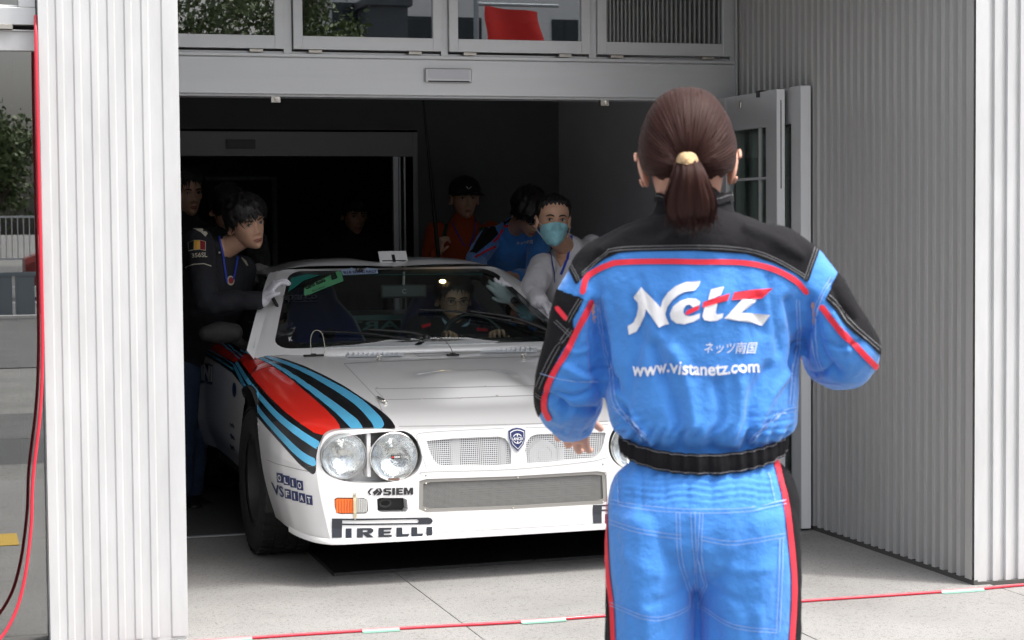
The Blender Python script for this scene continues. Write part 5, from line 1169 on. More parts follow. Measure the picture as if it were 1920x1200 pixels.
# -- man leaning on the windscreen pillar, left
J = dict(head=at(462, 417, 9.2), neck=at(408, 474, 9.34), chest=at(400, 560, 9.42), pelvis=at(362, 660, 9.78), shL=at(455, 505, 9.52), shR=at(374, 453, 9.26), elL=at(438, 600, 9.5), wrL=at(470, 640, 9.42), elR=at(392, 566, 9.02), wrR=at(494, 563, 8.90),
         hipL=at(372, 690, 9.80), hipR=at(345, 690, 9.72), knL=at(366, 800, 9.84), knR=at(342, 800, 9.76), anL=at(360, 925, 9.9), anR=at(338, 925, 9.78))
t, J, H, o, base = person('man in black shirt with tricolour sleeve patch leaning white-gloved on the windscreen pillar', J, (.32, -.93, -.14), (-.26, 0, 1), gloves='glove', shirt=('shirt', 'navycloth'), hair='fringe', hs=3, hairth=.023,
    hands=dict(L=dict(d=(.9, -.2, -.3), n=(0, -.2, -1), curl=.3), R=dict(d=nrm((.55, -.15, .80)), n=(.85, .1, -.5), curl=.42)), vox=.009)
so_ = [c for c in t.children if c.name.startswith('shirt')][0]
def skin_of(o_, base):
    V = np.array([tuple(v.co) for v in o_.data.vertices]); mw = np.eye(4); mw[:3, 3] = base; return Skin(V, [tuple(p.vertices) for p in o_.data.polygons], mw)
sk_ = skin_of(so_, base); q340 = lambda L: [(340+x/5.4545, 310+y/5.4545) for x, y in L]
lay_poly('shoulder_panel', [q340([(30, 665), (80, 620), (170, 600), (300, 612), (300, 660), (265, 700), (245, 735), (200, 690), (120, 650), (60, 652)])], sk_, M['cream'], t, grid=5, off=.004)
pt_ = lay_poly('flag_patch', [q340([(76, 788), (130, 770), (200, 770), (248, 784), (245, 880), (190, 868), (130, 872), (82, 882)])], sk_, M['cream'], t, grid=5, off=.005)
for c, (xa, xb) in zip((M['black'], mat('flag_yellow', (.75, .42, .07), .7), mat('flag_red', (.22, .01, .015), .7)), ((84, 135), (136, 192), (193, 242))):
    lay_poly('flag_stripe', [q340([(xa, 790 if xa < 100 else 775), (xb, 776 if xb < 200 else 787), (xb-2, 866 if xb < 200 else 874), (xa+2, 874 if xa < 100 else 866)])], sk_, c, pt_, grid=5, off=.0065)
lay_text('sleeve_lettering', '356SL', q340([(112, 905), (262, 893), (262, 945), (118, 948)]), sk_, M['cream'], t, off=.005)
lay_line('sleeve_piping', q340([(22, 1080), (70, 1035), (140, 1015), (230, 1012), (300, 1035)]), .9, sk_, M['cream'], t, off=.005, step=3)
lay_poly('shirt_edge', [q340([(560, 860), (600, 900), (660, 980), (680, 1030), (660, 1030), (610, 960), (560, 900)])], sk_, M['cream'], t, grid=5, off=.005)
lay_poly('chest_emblem', [[(431+7*math.cos(a), 526+9*math.sin(a)) for a in np.linspace(0, 6.28, 16)[:-1]]], sk_, M['cream'], t, off=.006)
lay_poly('chest_emblem', [[(431+4.5*math.cos(a), 526+6*math.sin(a)) for a in np.linspace(0, 6.28, 16)[:-1]]], sk_, mat('emblem_red', (.3, .03, .02), .7), t, off=.008)
p1 = lay_line('lanyard', [(411, 445), (417, 470), (420, 500), (424, 530)], 1.6, sk_, M['lany'], t, off=.007); lay_line('lanyard', [(446, 470), (441, 500), (434, 530)], 1.6, sk_, M['lany'], t, off=.007)
lay_poly('open_collar_skin', [[(409, 440), (418, 450), (438, 460), (446, 462), (434, 475), (421, 481), (415, 468)]], sk_, M['skin'], t, grid=4, off=.004)
lay_poly('shirt_button', [[(411.5+2*math.cos(a), 473+2*math.sin(a)) for a in np.linspace(0, 6.28, 10)[:-1]]], sk_, M['cream'], t, off=.006)
# -- young man at the far left
J = stand(at(350, 361, 10.7), (.25, -.95)); t, *_ = person('young man with dark parted hair standing at the far left behind the others', J, (.28, -.94, -.10), (-.05, 0, 1), shirt=('shirt', 'blackcloth'), trousers='blackcloth', hair='parted', hs=5)
# -- helper behind, hands on the roof
J = stand(at(427, 392, 10.35), (.4, -.9)); J.update(neck=at(432, 432, 10.4), shL=at(478, 452, 10.35), shR=at(395, 450, 10.45), elL=at(486, 492, 10.15), wrL=at(487, 505, 9.85), elR=at(420, 520, 10.1), wrR=at(455, 515, 9.85), chest=at(435, 510, 10.5))
t, J_, H_, o_, base_ = person('helper in black jacket bent behind the leaning man, grey glove on the roof edge', J, (.35, -.6, -.7), (0, -.5, 1), gloves='gloveg', shirt=('jacket', 'blackcloth'), trousers='blackcloth', hair='fringe', hs=8, hands=dict(L=dict(d=(.7, -.6, -.1), n=(0, -.3, -1), curl=.35), R=dict(d=(.7, -.6, -.15), n=(0, 0, -1), curl=.3)), vox=.013)
# -- figure in the dark doorway
J = stand(at(665, 402, 12.8), (0, -1)); person('dark-clothed person standing back in the unlit doorway', J, (.1, -.95, -.2), shirt=('shirt', 'blackcloth'), trousers='blackcloth', hair='fringe', hs=9, vox=.015)
# -- man in cap with the pole
J = stand(at(871, 372, 11.6), (.0, -1)); J.update(elR=at(806, 500, 11.55), wrR=at(822, 475, 11.34)); M['orange'] = mat('orange_shirt', (.36, .055, .010), .85, var=.08, bump=.2, bscale=30)
t, J_, H_, o_, base_ = person('man in a dark cap and orange shirt standing behind the car holding a black pole', J, (-.02, -.98, -.05), shirt=('shirt', 'orange'), trousers='blackcloth', hair='crop', hs=11, hands=dict(R=dict(d=(.1, -.35, .9), n=(.8, .2, 0), curl=.75)))
V, F, A = HG; T = tris_of(F); N = vnormals(V, T); a = np.abs((A[:, 0]+math.pi) % (2*math.pi)-math.pi); g = (.040-.012*(1-np.cos(a)))-A[:, 1]; V2, T2, _ = clip(V+N*.017, T, V[:, :1], g); cp = mk('cap', V2 @ H_.T+o_, T2, M['blackcloth'], t, True)
V = []; F = []
for i in range(13):
    a_ = R(-62+124*i/12)
    for k, (r_, z) in enumerate(((.098, .044), (.125, .040), (.150, .030))): V.append((r_*math.sin(a_)*.78, .0+r_*math.cos(a_)+(.008*k), z-.01*abs(math.sin(a_))))
F = [(3*i+k, 3*i+3+k, 3*i+4+k, 3*i+1+k) for i in range(12) for k in range(2)]; q = mk('visor', np.array(V) @ H_.T+o_, F, M['blackcloth'], cp, True); s = q.modifiers.new('s', 'SOLIDIFY'); s.thickness = .004
b = MB(); b.add([(-.018, .112, .072), (-.008, .113, .072), (.002, .114, .060), (.012, .113, .072), (.020, .112, .071), (.004, .116, .055)], [(0, 5, 1), (5, 4, 3), (1, 5, 2)]); mk('cap_logo', np.array(b.V) @ H_.T+o_, b.F, M['print'], cp)
sk_ = skin_of([c for c in t.children if c.name.startswith('shirt')][0], base_)
for L in ([(838, 415), (834, 440), (826, 475)], [(898, 415), (904, 440), (905, 475)]): lay_line('backpack_strap', L, 4, sk_, mat('dark_green_strap', (.01, .06, .035), .8), t, off=.006)
lay_line('lanyard', [(846, 412), (858, 440), (872, 462)], 1, sk_, M['lany'], t, off=.007); lay_line('lanyard', [(890, 412), (888, 440), (880, 462)], 1, sk_, M['lany'], t, off=.007)
p0, p1 = at(824, 500, 11.30), at(787, 120, 11.15); b = MB(); b.add(*tube([p0, p0+(p1-p0)*.28], .013, n=12)); b.add(*tube([p0+(p1-p0)*.28, p1], [.010, .006], n=10)); tag(b.build('flag_pole', M['black'], smooth=True), 'thin black pole held upright by the man in the orange shirt', 'pole')
# -- man in blue overalls bending to push
J = stand(at(992, 398, 10.45), (-.1, -1)); J.update(neck=at(962, 432, 10.72), chest=at(955, 480, 10.95), pelvis=at(965, 590, 11.3), shL=at(1015, 445, 10.75), shR=at(918, 447, 10.78), elR=at(892, 488, 10.45), wrR=at(902, 512, 10.1), elL=at(1000, 520, 10.5), wrL=at(965, 520, 10.1))
for k_ in ('hipL', 'hipR', 'knL', 'knR', 'anL', 'anR'): J[k_] = J[k_]+np.array([0, .75, 0])
t, J_, H_, o_, base_ = person('man in blue and black overalls bending head down over the back of the car', J, (.25, -.62, -.75), (0, -.6, .8), shirt=('overall_top', 'suit'), trousers='suit', hair='fringe', hs=13, hairth=.03)
sk_ = skin_of([c for c in t.children if c.name.startswith('overall_top')][0], base_); q760 = lambda L: [(760+x/3.75, 300+y/3.75) for x, y in L]
lay_poly('yoke_panel', [q760([(600, 425), (660, 350), (840, 300), (1040, 380), (1040, 520), (900, 480), (870, 455), (800, 452), (700, 466), (660, 440)])], sk_, M['suitk'], t, grid=6, off=.005)
for L in ([(700, 468), (760, 460), (815, 448)], [(690, 490), (650, 545), (612, 580)], [(628, 608), (560, 645), (490, 690)]): lay_line('red_piping', q760(L), 2, sk_, M['suitr'], t, off=.006)
lay_poly('sleeve_panel', [q760([(560, 480), (640, 450), (650, 520), (600, 575), (500, 660), (430, 660)])], sk_, M['suitk'], t, grid=6, off=.005)
lay_text('chest_lettering', 'ネッツ南国', q760([(778, 566), (900, 566), (900, 594), (778, 592)]), sk_, M['print'], t, off=.007)
# -- man with the face mask at the right
J = dict(head=at(1037, 413, 9.25), neck=at(1066, 468, 9.42), chest=at(1072, 535, 9.55), pelvis=at(1112, 660, 9.85), shR=at(1018, 500, 9.34), shL=at(1112, 466, 9.58), elR=at(996, 548, 9.10), wrR=at(1012, 568, 8.92), elL=at(1050, 606, 9.35), wrL=at(962, 562, 9.14),
         hipR=at(1095, 700, 9.85), hipL=at(1135, 700, 9.9), knR=at(1090, 810, 9.8), knL=at(1135, 810, 9.9), anR=at(1088, 925, 9.9), anL=at(1136, 925, 10.0))
t, J_, H, o, base_ = person('man in white long-sleeved shirt and pale blue face mask leaning in beside the windscreen', J, (-.12, -.98, -.02), (.03, 0, 1), gloves='glove', shirt=('shirt', 'whitecloth'), trousers='denim', hair='crop', hs=15, lips=False,
    hands=dict(R=dict(d=(.62, -.35, -.55), n=(-.4, -.1, -.9), curl=.35), L=dict(d=(-.72, -.1, .62), n=(.2, .9, .1), curl=.35)), vox=.009, fat=1.14)
V, F, A = HG; T = tris_of(F); N = vnormals(V, T); Vm = V.copy(); Vm[:, 1] += np.where(V[:, 1] > 0, .004+.010*np.exp(-(V[:, 0]/.03)**2)*np.exp(-((V[:, 2]+.05)/.035)**2), 0)
poly = [(-.060, -.022), (-.02, -.010), (0, -.006), (.02, -.010), (.060, -.022), (.058, -.075), (.035, -.108), (0, -.118), (-.035, -.108), (-.058, -.075)]
g = np.maximum(sd_poly(V[:, [0, 2]], poly), -V[:, 1]*1.0+.005); V2, T2, _ = clip(Vm+N*.005, T, V[:, :1], g); V2 = V2+0; V2[:, 1] += .0012*np.sin(V2[:, 2]*420); mm_ = mk('face_mask', V2 @ H.T+o, T2, mat('mask_blue', (.30, .62, .70), .8, bump=.2, bscale=150), t, True)
for s in (-1, 1):
    for z0, z1 in ((-.024, .004), (-.078, -.03)): V, F = tube([(s*.059, .055, z0), (s*.074, .02, (z0+z1)/2), (s*.082, -.012, z1)], .0013, n=6, sub=3); mk('ear_loop', np.array(V) @ H.T+o, F, M['print'], mm_, True)
sk_ = skin_of([c for c in t.children if c.name.startswith('shirt')][0], base_)
lay_poly('open_neck_skin', [[(1041, 462), (1058, 458), (1071, 448), (1070, 470), (1060, 490), (1051, 502), (1044, 488)]], sk_, M['skin'], t, grid=4, off=.004)
lay_line('lanyard', [(1031, 466), (1034, 495), (1041, 530)], .9, sk_, M['lany'], t, off=.006); lay_line('lanyard', [(1071, 425), (1070, 455), (1064, 485), (1052, 515)], 2.2, sk_, M['lany'], t, off=.007)
# -- driver
W3 = lambda u, v, z: (MW @ np.array([u, v, z, 1]))[:3]
hd = at(851, 560, 9.47)
J = dict(head=hd, neck=W3(.36, 2.22, .93), chest=W3(.36, 2.20, .78), pelvis=W3(.36, 2.02, .50), shL=W3(.53, 2.19, .88), shR=W3(.19, 2.19, .88), elL=W3(.60, 2.0, .72), elR=W3(.13, 2.0, .72), wrL=W3(.50, 1.86, .80), wrR=W3(.22, 1.86, .80),
         hipL=W3(.45, 1.98, .47), hipR=W3(.27, 1.98, .47), knL=W3(.48, 1.62, .58), knR=W3(.25, 1.62, .58), anL=W3(.46, 1.35, .36), anR=W3(.27, 1.35, .36))
t, J_, H, o, base_ = person('driver in glasses and a dark jacket seated behind the steering wheel', J, (-.05, -.98, -.18), shirt=('jacket', 'navycloth'), trousers='blackcloth', hair='parted', hs=17, skin='skin', hands=dict(L=dict(d=(-.2, -.5, .8), n=(-.2, -.9, -.3), curl=.7), R=dict(d=(.2, -.5, .8), n=(.2, -.9, -.3), curl=.7)))
b = MB()
for s in (-1, 1): b.add(*tube([(s*.033+.021*math.cos(a), .096, .0015+.014*math.sin(a)) for a in np.linspace(0, 6.28, 20)], .0013, n=6)); b.add(*tube([(s*.054, .094, .006), (s*.074, .04, .006), (s*.079, -.01, .0)], .0013, n=6))
b.add(*tube([(-.012, .098, .005), (0, .100, .008), (.012, .098, .005)], .0013, n=6)); mk('glasses', np.array(b.V) @ H.T+o, b.F, M['black'], t, True)
sk_ = skin_of([c for c in t.children if c.name.startswith('jacket')][0], base_)
for q in ([(829, 597), (838, 605), (846, 612), (836, 612), (830, 604)], [(882, 598), (876, 606), (864, 613), (874, 613), (880, 607)]): lay_poly('shirt_collar', [q], sk_, mat('pale_blue_shirt', (.35, .5, .62), .7), t, grid=3, off=.008)
for q in ([(790, 612), (806, 607), (806, 613), (792, 618)], [(892, 615), (915, 618), (915, 623), (892, 621)]): lay_poly('red_trim', [q], sk_, M['suitr'], t, grid=3, off=.008)
print('men', round(time.time()-T0, 1))

# ================================================================== THE WOMAN IN COVERALLS
WA, WD = R(22.0), 3.41
FW = np.array([math.sin(WA), math.cos(WA), 0]); RT = np.array([math.cos(WA), -math.sin(WA), 0]); WO = FW*WD
def wl(x, y, ly=0.):
    """traced point at depth ly ahead of her shoulder plane, in her own frame (right, forward, up)"""
    d = ray_px(x, y); t = (WD+ly)/(d @ FW); p = CC+d*t; return np.array([p @ RT, ly, p[2]])
wm = thing('person', 'woman seen from behind in blue and black coveralls, brown hair in a clipped ponytail', 'person', tuple(WO), -WA)
MWW = np.eye(4); MWW[:3, 0] = RT; MWW[:3, 1] = FW; MWW[:3, 2] = (0, 0, 1); MWW[:3, 3] = WO
# coverall volume
rows = [(396, 1244, 1364, .058, .0), (411, 1198, 1412, .072, .0), (431, 1150, 1474, .082, .0), (458, 1100, 1524, .090, .0), (488, 1070, 1550, .094, .005), (522, 1074, 1548, .104, .008), (565, 1104, 1520, .118, .012), (620, 1122, 1506, .124, .018), (700, 1130, 1498, .124, .02), (765, 1136, 1497, .124, .02), (800, 1146, 1495, .122, .02), (820, 1164, 1474, .108, .02), (836, 1180, 1457, .092, .02), (860, 1180, 1459, .094, .02), (892, 1150, 1484, .113, .015), (935, 1138, 1496, .124, .01), (978, 1135, 1499, .124, .006)]
tp_ = [wl((a+b_)/2, y, ly) for y, a, b_, rb, ly in rows]; ra = [(wl(b_, y, ly)[0]-wl(a, y, ly)[0])/2 for y, a, b_, rb, ly in rows]
parts = [tube(tp_, ra, [r_[3] for r_ in rows], side=(1, 0, 0), n=48, sub=3, axis=(0, 0, -1))]
armL = [wl(1116, 528, .0), wl(1096, 572, .0), wl(1080, 640, .02), wl(1068, 712, .04), wl(1066, 750, .10), wl(1070, 776, .19), wl(1074, 790, .24)]
armR = [wl(1512, 528, .0), wl(1538, 570, .0), wl(1562, 620, .015), wl(1581, 657, .05), wl(1578, 668, .12), wl(1560, 672, .22), wl(1545, 668, .28)]
parts.append(tube(armL, [.053, .056, .056, .063, .062, .051, .044], n=28, sub=4)); parts.append(tube(armR, [.053, .058, .062, .065, .063, .054, .045], n=28, sub=4))
for cx, k_ in ((1219, .985), (1406, 1.10)):
    p0 = wl(cx, 1060, .01); parts.append(tube([wl(cx, 975, .005), p0, wl(cx, 1200, .01), (p0[0]*1.02, .0, .42), (p0[0]*1.05, .02, .11)], np.array([.078, .081, .0805, .078, .072])*k_, [.112, .120, .108, .085, .08], side=(1, 0, 0), n=32, sub=5))
V, F = remesh(parts, .0050, 4); V = np.array(V); T = tris_of(F)
V += vnormals(V, T)*(wob(V, 3.2, 10, (1, 1, .55), 1)*.0032+wob(V, 9, 8, (1.2, 1.2, .5), 2)*.0016-np.abs(wob(V, 5.5, 7, (1.3, 1.3, .6), 3))*.0045-np.abs(wob(V, 11, 7, (1.0, 1.0, .8), 4))*.0018)[:, None]
Wd = V @ MWW[:3, :3].T+MWW[:3, 3]; px = to_px(Wd); N = vnormals(V, T); NWd = N @ MWW[:3, :3].T; vv = Wd-CC; fc = (vv*NWd).sum(1)/np.linalg.norm(vv, axis=1); bk = np.clip(-fc*3, 0, 1)
z_ = px[:, 1]; x_ = px[:, 0]; disp = np.zeros(len(V))
def fold(pts, w, a):
    global disp
    q = cr_spline(pts, 5); d = sd_line(px, q, 0.); disp += (1.9 if min(p[1] for p in pts) < 840 else 1.1)*a*np.exp(-(d/(w*.85))**2)*bk
for pts, w, a in (([(1188, 560), (1196, 640), (1180, 720), (1170, 790)], 12, -.004), ([(1225, 650), (1240, 700), (1262, 760), (1275, 830)], 14, -.006), ([(1262, 660), (1290, 720), (1305, 800)], 16, .005), ([(1345, 720), (1350, 780), (1335, 840)], 13, -.005), ([(1385, 700), (1390, 760), (1380, 830)], 12, .004),
        ([(1440, 690), (1410, 750), (1400, 830)], 13, -.005), ([(1490, 690), (1455, 730), (1420, 800)], 9, .004), ([(1145, 700), (1165, 760), (1195, 820)], 9, -.005), ([(1152, 735), (1190, 790), (1225, 830)], 6, .004), ([(1478, 565), (1492, 640), (1488, 690)], 9, -.005), ([(1520, 560), (1510, 620), (1492, 680)], 10, -.005),
        ([(1530, 600), (1540, 660), (1570, 700)], 10, -.006), ([(1118, 575), (1130, 640), (1138, 715)], 15, -.009), ([(1516, 575), (1508, 640), (1494, 700)], 13, -.007), ([(1040, 735), (1075, 743), (1110, 732)], 5, -.004), ([(1085, 690), (1108, 700), (1130, 692)], 5, -.003), ([(1500, 690), (1530, 702), (1560, 692)], 5, -.004), ([(1545, 640), (1575, 651), (1612, 640)], 5, -.003), ([(1050, 640), (1075, 660), (1105, 655)], 5, .003), ([(1560, 590), (1580, 625), (1590, 660)], 6, .003), ([(1200, 520), (1215, 580), (1205, 640)], 9, -.0025), ([(1440, 520), (1450, 590), (1462, 660)], 9, -.0025), ([(1135, 560), (1150, 640), (1152, 700)], 9, .004), ([(1105, 580), (1110, 650), (1118, 720)], 9, -.005), ([(1060, 690), (1090, 705), (1130, 715)], 9, .004), ([(1045, 760), (1080, 770), (1120, 768)], 7, -.005),
        ([(1020, 740), (1050, 755), (1060, 775)], 8, -.006), ([(1302, 1040), (1304, 1080), (1305, 1110)], 7, -.005), ([(1322, 1090), (1350, 1112), (1390, 1128)], 8, -.003), ([(1345, 1060), (1395, 1072), (1440, 1068)], 9, .002), ([(1290, 1090), (1265, 1115), (1230, 1130)], 10, -.002), ([(1170, 1040), (1220, 1070), (1280, 1080)], 14, .0015),
        ([(1210, 1150), (1215, 1200)], 14, .004), ([(1420, 1150), (1425, 1200)], 14, .004), ([(1560, 530), (1575, 570), (1600, 600)], 8, -.004), ([(1240, 560), (1250, 620)], 14, -.003), ([(1420, 560), (1430, 620)], 14, -.003), ([(1130, 470), (1180, 440), (1230, 425)], 10, .003), ([(1400, 430), (1450, 450), (1500, 480)], 10, .003)): fold(pts, w, a)
# gathers: at the waist, across the lower back, at the flanks
def win(v, a, b_, s): return 1/(1+np.exp(-(v-a)/s))/(1+np.exp((v-b_)/s))
disp += bk*.0048*np.sin((x_+9*np.sin(z_*.07)+5*np.sin(x_*.04))*2*np.pi/24)*(np.exp(-((z_-814)/14)**2)+.45*np.exp(-((z_-887)/7)**2))
disp += bk*.0019*np.sin((z_+3*np.sin(x_*.06))*2*np.pi/12.5)*win(z_, 886, 946, 4)*win(x_, 1160, 1450, 5)
disp += bk*.0030*-np.exp(-((((x_-1180) % 44)-22)/4)**2)*win(z_, 885, 945, 8)
for xa, xb in ((1140, 1206), (1404, 1500)): disp += bk*.0024*np.sin((z_+.12*(x_-1300))*2*np.pi/14)*win(z_, 765, 826, 5)*win(x_, xa, xb, 6)
V = V+N*disp[:, None]
cov = mk('coverall', V, F, M['suit'], wm, True); cs = Skin(V, F, MWW)
def panel(name, fn, m_, off, parent=None, near=None):
    V_, T_ = cs.patch(fn, off, near); 
    if len(T_): return mk(name, V_, T_, m_, parent or wm, True)
yoke = [(1061, 491), (1081, 535), (1088, 526), (1106, 505.5), (1134, 486), (1160, 474.5), (1200, 471), (1306, 470), (1400, 476), (1455, 495), (1490, 512), (1515, 531), (1537, 464), (1545, 430), (1500, 300), (1313, 250), (1100, 300), (1040, 440)]
panel('yoke_panel', lambda P: sd_poly(P, yoke), M['suitk'], .0022)
rp_ = cr_spline([(1093.5, 547), (1100, 522), (1120, 507), (1143, 496.5), (1162, 492), (1235, 490), (1312, 491), (1389, 492.5), (1444, 503), (1487, 524), (1512, 547)], 5)
panel('red_piping', lambda P: sd_line(P, rp_, 5.2), M['suitr'], .0026, near=.25)
slL = [(940, 530), (1041, 541), (1096, 559), (1084, 585), (1074, 600), (1079, 624), (1056, 656), (1034, 698), (1019.5, 730), (1017, 748), (1020, 766), (1009, 786), (960, 800)]
panel('sleeve_panel', lambda P: np.maximum(sd_poly(P, slL), 0*P[:, 0]-1), M['suitk'], .0022)
slR = [(1562, 527), (1547, 561.5), (1565, 581), (1581, 605), (1600, 624), (1627, 643), (1648, 665), (1700, 660), (1680, 520), (1580, 490)]
panel('sleeve_panel', lambda P: sd_poly(P, slR), M['suitk'], .0022)
for q in ([(1108, 566), (1095, 594), (1081, 623), (1060.5, 664), (1036, 706), (1024.5, 737), (1022, 765), (1030, 783)], [(1541, 576), (1557, 597), (1578.5, 624), (1600, 645), (1621, 667), (1641, 687)]):
    qq = cr_spline(q, 5); panel('red_piping', lambda P: sd_line(P, qq, 5.3), M['suitr'], .0026, near=.35)
panel('red_piping', lambda P: sd_line(P, np.array([(1047, 578), (1062, 596)]), 4.5), M['suitr'], .003, near=.3)
lf = cr_spline([(1163, 858), (1148, 880), (1139, 908), (1136, 950), (1137, 992), (1141, 1075), (1149, 1140), (1152, 1230)], 5); rt = cr_spline([(1455, 868), (1464, 905), (1471, 933), (1479, 990), (1487, 1075), (1487, 1137), (1481, 1230)], 5)
panel('red_piping', lambda P: sd_line(P, lf, 4.2), M['suitr'], .0026, near=.3); panel('red_piping', lambda P: sd_line(P, rt, 5.0), M['suitr'], .0026, near=.3)
panel('side_panel', lambda P: sd_poly(P, [(x+6, y) for x, y in rt]+[(1560, 1240), (1560, 850), (1470, 850)]), M['suitk'], .0022)
panel('side_panel', lambda P: sd_poly(P, [(x-5, y) for x, y in lf]+[(1090, 1240), (1090, 850)]), M['suitk'], .0022)
# stitching
def stitch(L, m_='stitch', hw=.6): lay_line('stitching', cr_spline(L, 5), hw, cs, M[m_], wm, off=.0034, step=5)
def dbl(L, dx, dy, m_='stitch'): stitch(L, m_); stitch([(x+dx, y+dy) for x, y in L], m_)
dbl([(1137, 972), (1200, 992), (1279, 1003)], 0, 7); dbl([(1314, 1005), (1377, 1014), (1470, 1000)], 0, 7)
dbl([(1268, 962), (1272, 1040), (1289, 1110), (1290, 1140)], 7, 0); dbl([(1318, 962), (1316, 1040), (1326, 1095)], -6, 0)
dbl([(1147, 1135), (1218, 1162), (1262, 1155), (1289, 1141)], 0, -6); dbl([(1320, 1142), (1377, 1176), (1455, 1186)], 0, -6); dbl([(1466, 1008), (1464, 1100), (1460, 1185)], -6, 0); dbl([(1326, 1095), (1316, 1130), (1320, 1142)], -6, 0)
dbl([(1139, 935), (1200, 948), (1300, 955), (1400, 952), (1472, 938)], 0, 7); dbl([(1296, 960), (1303, 1106)], 7, 0); stitch([(1160, 890), (1162, 945)]); stitch([(1440, 885), (1452, 940)])
dbl([(1492, 560), (1494, 640), (1484, 690), (1478, 760)], 6, 2); dbl([(1560, 520), (1540, 560), (1530, 610), (1532, 660), (1545, 700), (1530, 712)], -5, 0); dbl([(1125, 560), (1134, 640), (1150, 690), (1160, 760), (1210, 815)], -6, 2)
dbl([(1495, 762), (1462, 772), (1430, 800), (1405, 828)], 0, 6); dbl([(1145, 765), (1175, 785), (1205, 825)], 5, -3); stitch([(1015, 700), (1060, 712), (1120, 714)]); stitch([(1510, 700), (1540, 716), (1580, 722)])
dbl([(1066, 488), (1085, 527)], 5, 2, 'stitchg'); dbl([(1531, 467), (1511, 526)], -5, -2, 'stitchg'); dbl([(1092, 518), (1134, 481), (1160, 470), (1306, 465.5), (1400, 471.5), (1455, 490), (1508, 521)], 0, -5, 'stitchg')
dbl([(1074, 618), (1050, 652), (1028, 694), (1013, 728)], -6, -3, 'stitchg'); dbl([(1092, 562), (1076, 588), (1068, 604)], -5, -2, 'stitchg'); dbl([(1549, 557), (1569, 578), (1584, 601), (1603, 619), (1650, 660)], 4, -4, 'stitchg'); dbl([(1045, 600), (1074, 628)], -4, 3, 'stitchg'); dbl([(998, 735), (1018, 750)], 0, -5, 'stitchg')
# lettering on the back
Q6 = lambda L: [(1160+x/6, 510+y/6) for x, y in L]
def logo(name, L, m_, off=.0032, sm=2, grid=4):
    lay_poly(name, [Q6(cr_spline(L+[L[0]], sm)[:-1] if sm > 1 else L)], cs, m_, wm, grid=grid, off=off)
logo('logo_letter', [(255, 172), (292, 205), (380, 300), (468, 402), (478, 368), (500, 320), (560, 232), (650, 160), (760, 116), (925, 106), (900, 168), (858, 212), (760, 224), (680, 260), (612, 318), (562, 390), (534, 472), (546, 516), (580, 582), (520, 594), (450, 626), (420, 572), (372, 488), (306, 416), (292, 500), (256, 596), (200, 668), (120, 706), (106, 606), (166, 566), (214, 490), (236, 410), (232, 345), (165, 276)], M['print'], sm=1)
logo('logo_letter', [(915, 466), (908, 522), (845, 558), (740, 586), (655, 576), (603, 530), (588, 468), (618, 390), (690, 330), (790, 300), (872, 304), (918, 340), (906, 372), (832, 398), (800, 366), (765, 370), (738, 408), (728, 450), (750, 486), (800, 496), (855, 484)], M['print'], sm=1)
logo('logo_dash', [(768, 430), (908, 374), (900, 422), (770, 482), (748, 472)], M['suitr'], .0042, 1)
logo('logo_letter', [(1040, 198), (1186, 168), (1152, 262), (1004, 318), (1020, 262)], M['print'], sm=1); logo('logo_dash', [(950, 340), (1246, 243), (1226, 322), (938, 402)], M['suitr'], sm=1)
logo('logo_letter', [(966, 396), (1114, 354), (1094, 456), (1110, 478), (1178, 464), (1166, 514), (1110, 546), (1030, 554), (962, 540), (940, 500), (952, 446)], M['print'], sm=1)
logo('logo_bar', [(1296, 230), (1500, 200), (1734, 183), (1612, 294), (1440, 300), (1264, 318)], M['suitr'], sm=1)
logo('logo_letter', [(1390, 306), (1552, 298), (1524, 336), (1370, 464), (1480, 462), (1692, 480), (1610, 602), (1500, 568), (1350, 548), (1184, 522), (1240, 466)], M['print'], sm=1)
lay_text('company_lettering', 'ネッツ南国', Q6([(972, 786), (1550, 786), (1536, 916), (958, 914)]), cs, M['print'], wm, bold=0, off=.0032, shear=.1)
lay_text('web_lettering', 'www.vistanetz.com', Q6([(160, 1000), (1570, 1000), (1572, 1130), (160, 1150)]), cs, M['print'], wm, bold=.022, off=.0032, curve=lambda v: np.stack([0*v[:, 0], 5*np.exp(-((v[:, 0]-.08)/.10)**2)-4*np.exp(-((v[:, 0]-.3)/.05)**2)+4.5*np.exp(-((v[:, 0]-.6)/.22)**2)-1*v[:, 0]**4], 1))
# elastic waist
n = 220; V = []; F = []; rws = 7
for i in range(n):
    a = 2*math.pi*i/n; s_ = math.sin(a); c_ = math.cos(a); bkk = max(0, -s_)
    yt, yb = 811+26*bkk**1.3, 843+33*bkk**1.2; pt, pb = wl(1318, yt, .02), wl(1318, yb, .02)
    for k in range(rws):
        t = k/(rws-1); z = pt[2]+(pb[2]-pt[2])*t; g = .0042*math.sin(a*31+1.8*math.sin(a*7))+.0020*math.sin(a*67+a*a); e = .0028*math.sin(math.pi*t)+.0015
        rx = .1435+e+g*.7; ry = .108+e+g; V.append((pt[0]+rx*c_, .02+ry*s_, z))
F = [(i*rws+k, ((i+1) % n)*rws+k, ((i+1) % n)*rws+k+1, i*rws+k+1) for i in range(n) for k in range(rws-1)]
mk('waistband', V, [f[::-1] for f in F], M['suitk'], wm, True)
for k, e in ((0, -.001), (6, -.001)):
    V2 = []; 
    for i in range(n): v = np.array(V[i*rws+k]); v2 = np.array(V[i*rws+(1 if k == 0 else 5)]); c = v*.45+v2*.55; d = nrm([c[0], (c[1]-.02)*1.8, 0]); V2.append(c+d*.0012)
    Vt, Ft = tube(V2[110:], .0007, n=5); mk('stitching', Vt, Ft, M['stitchg'], wm, True)
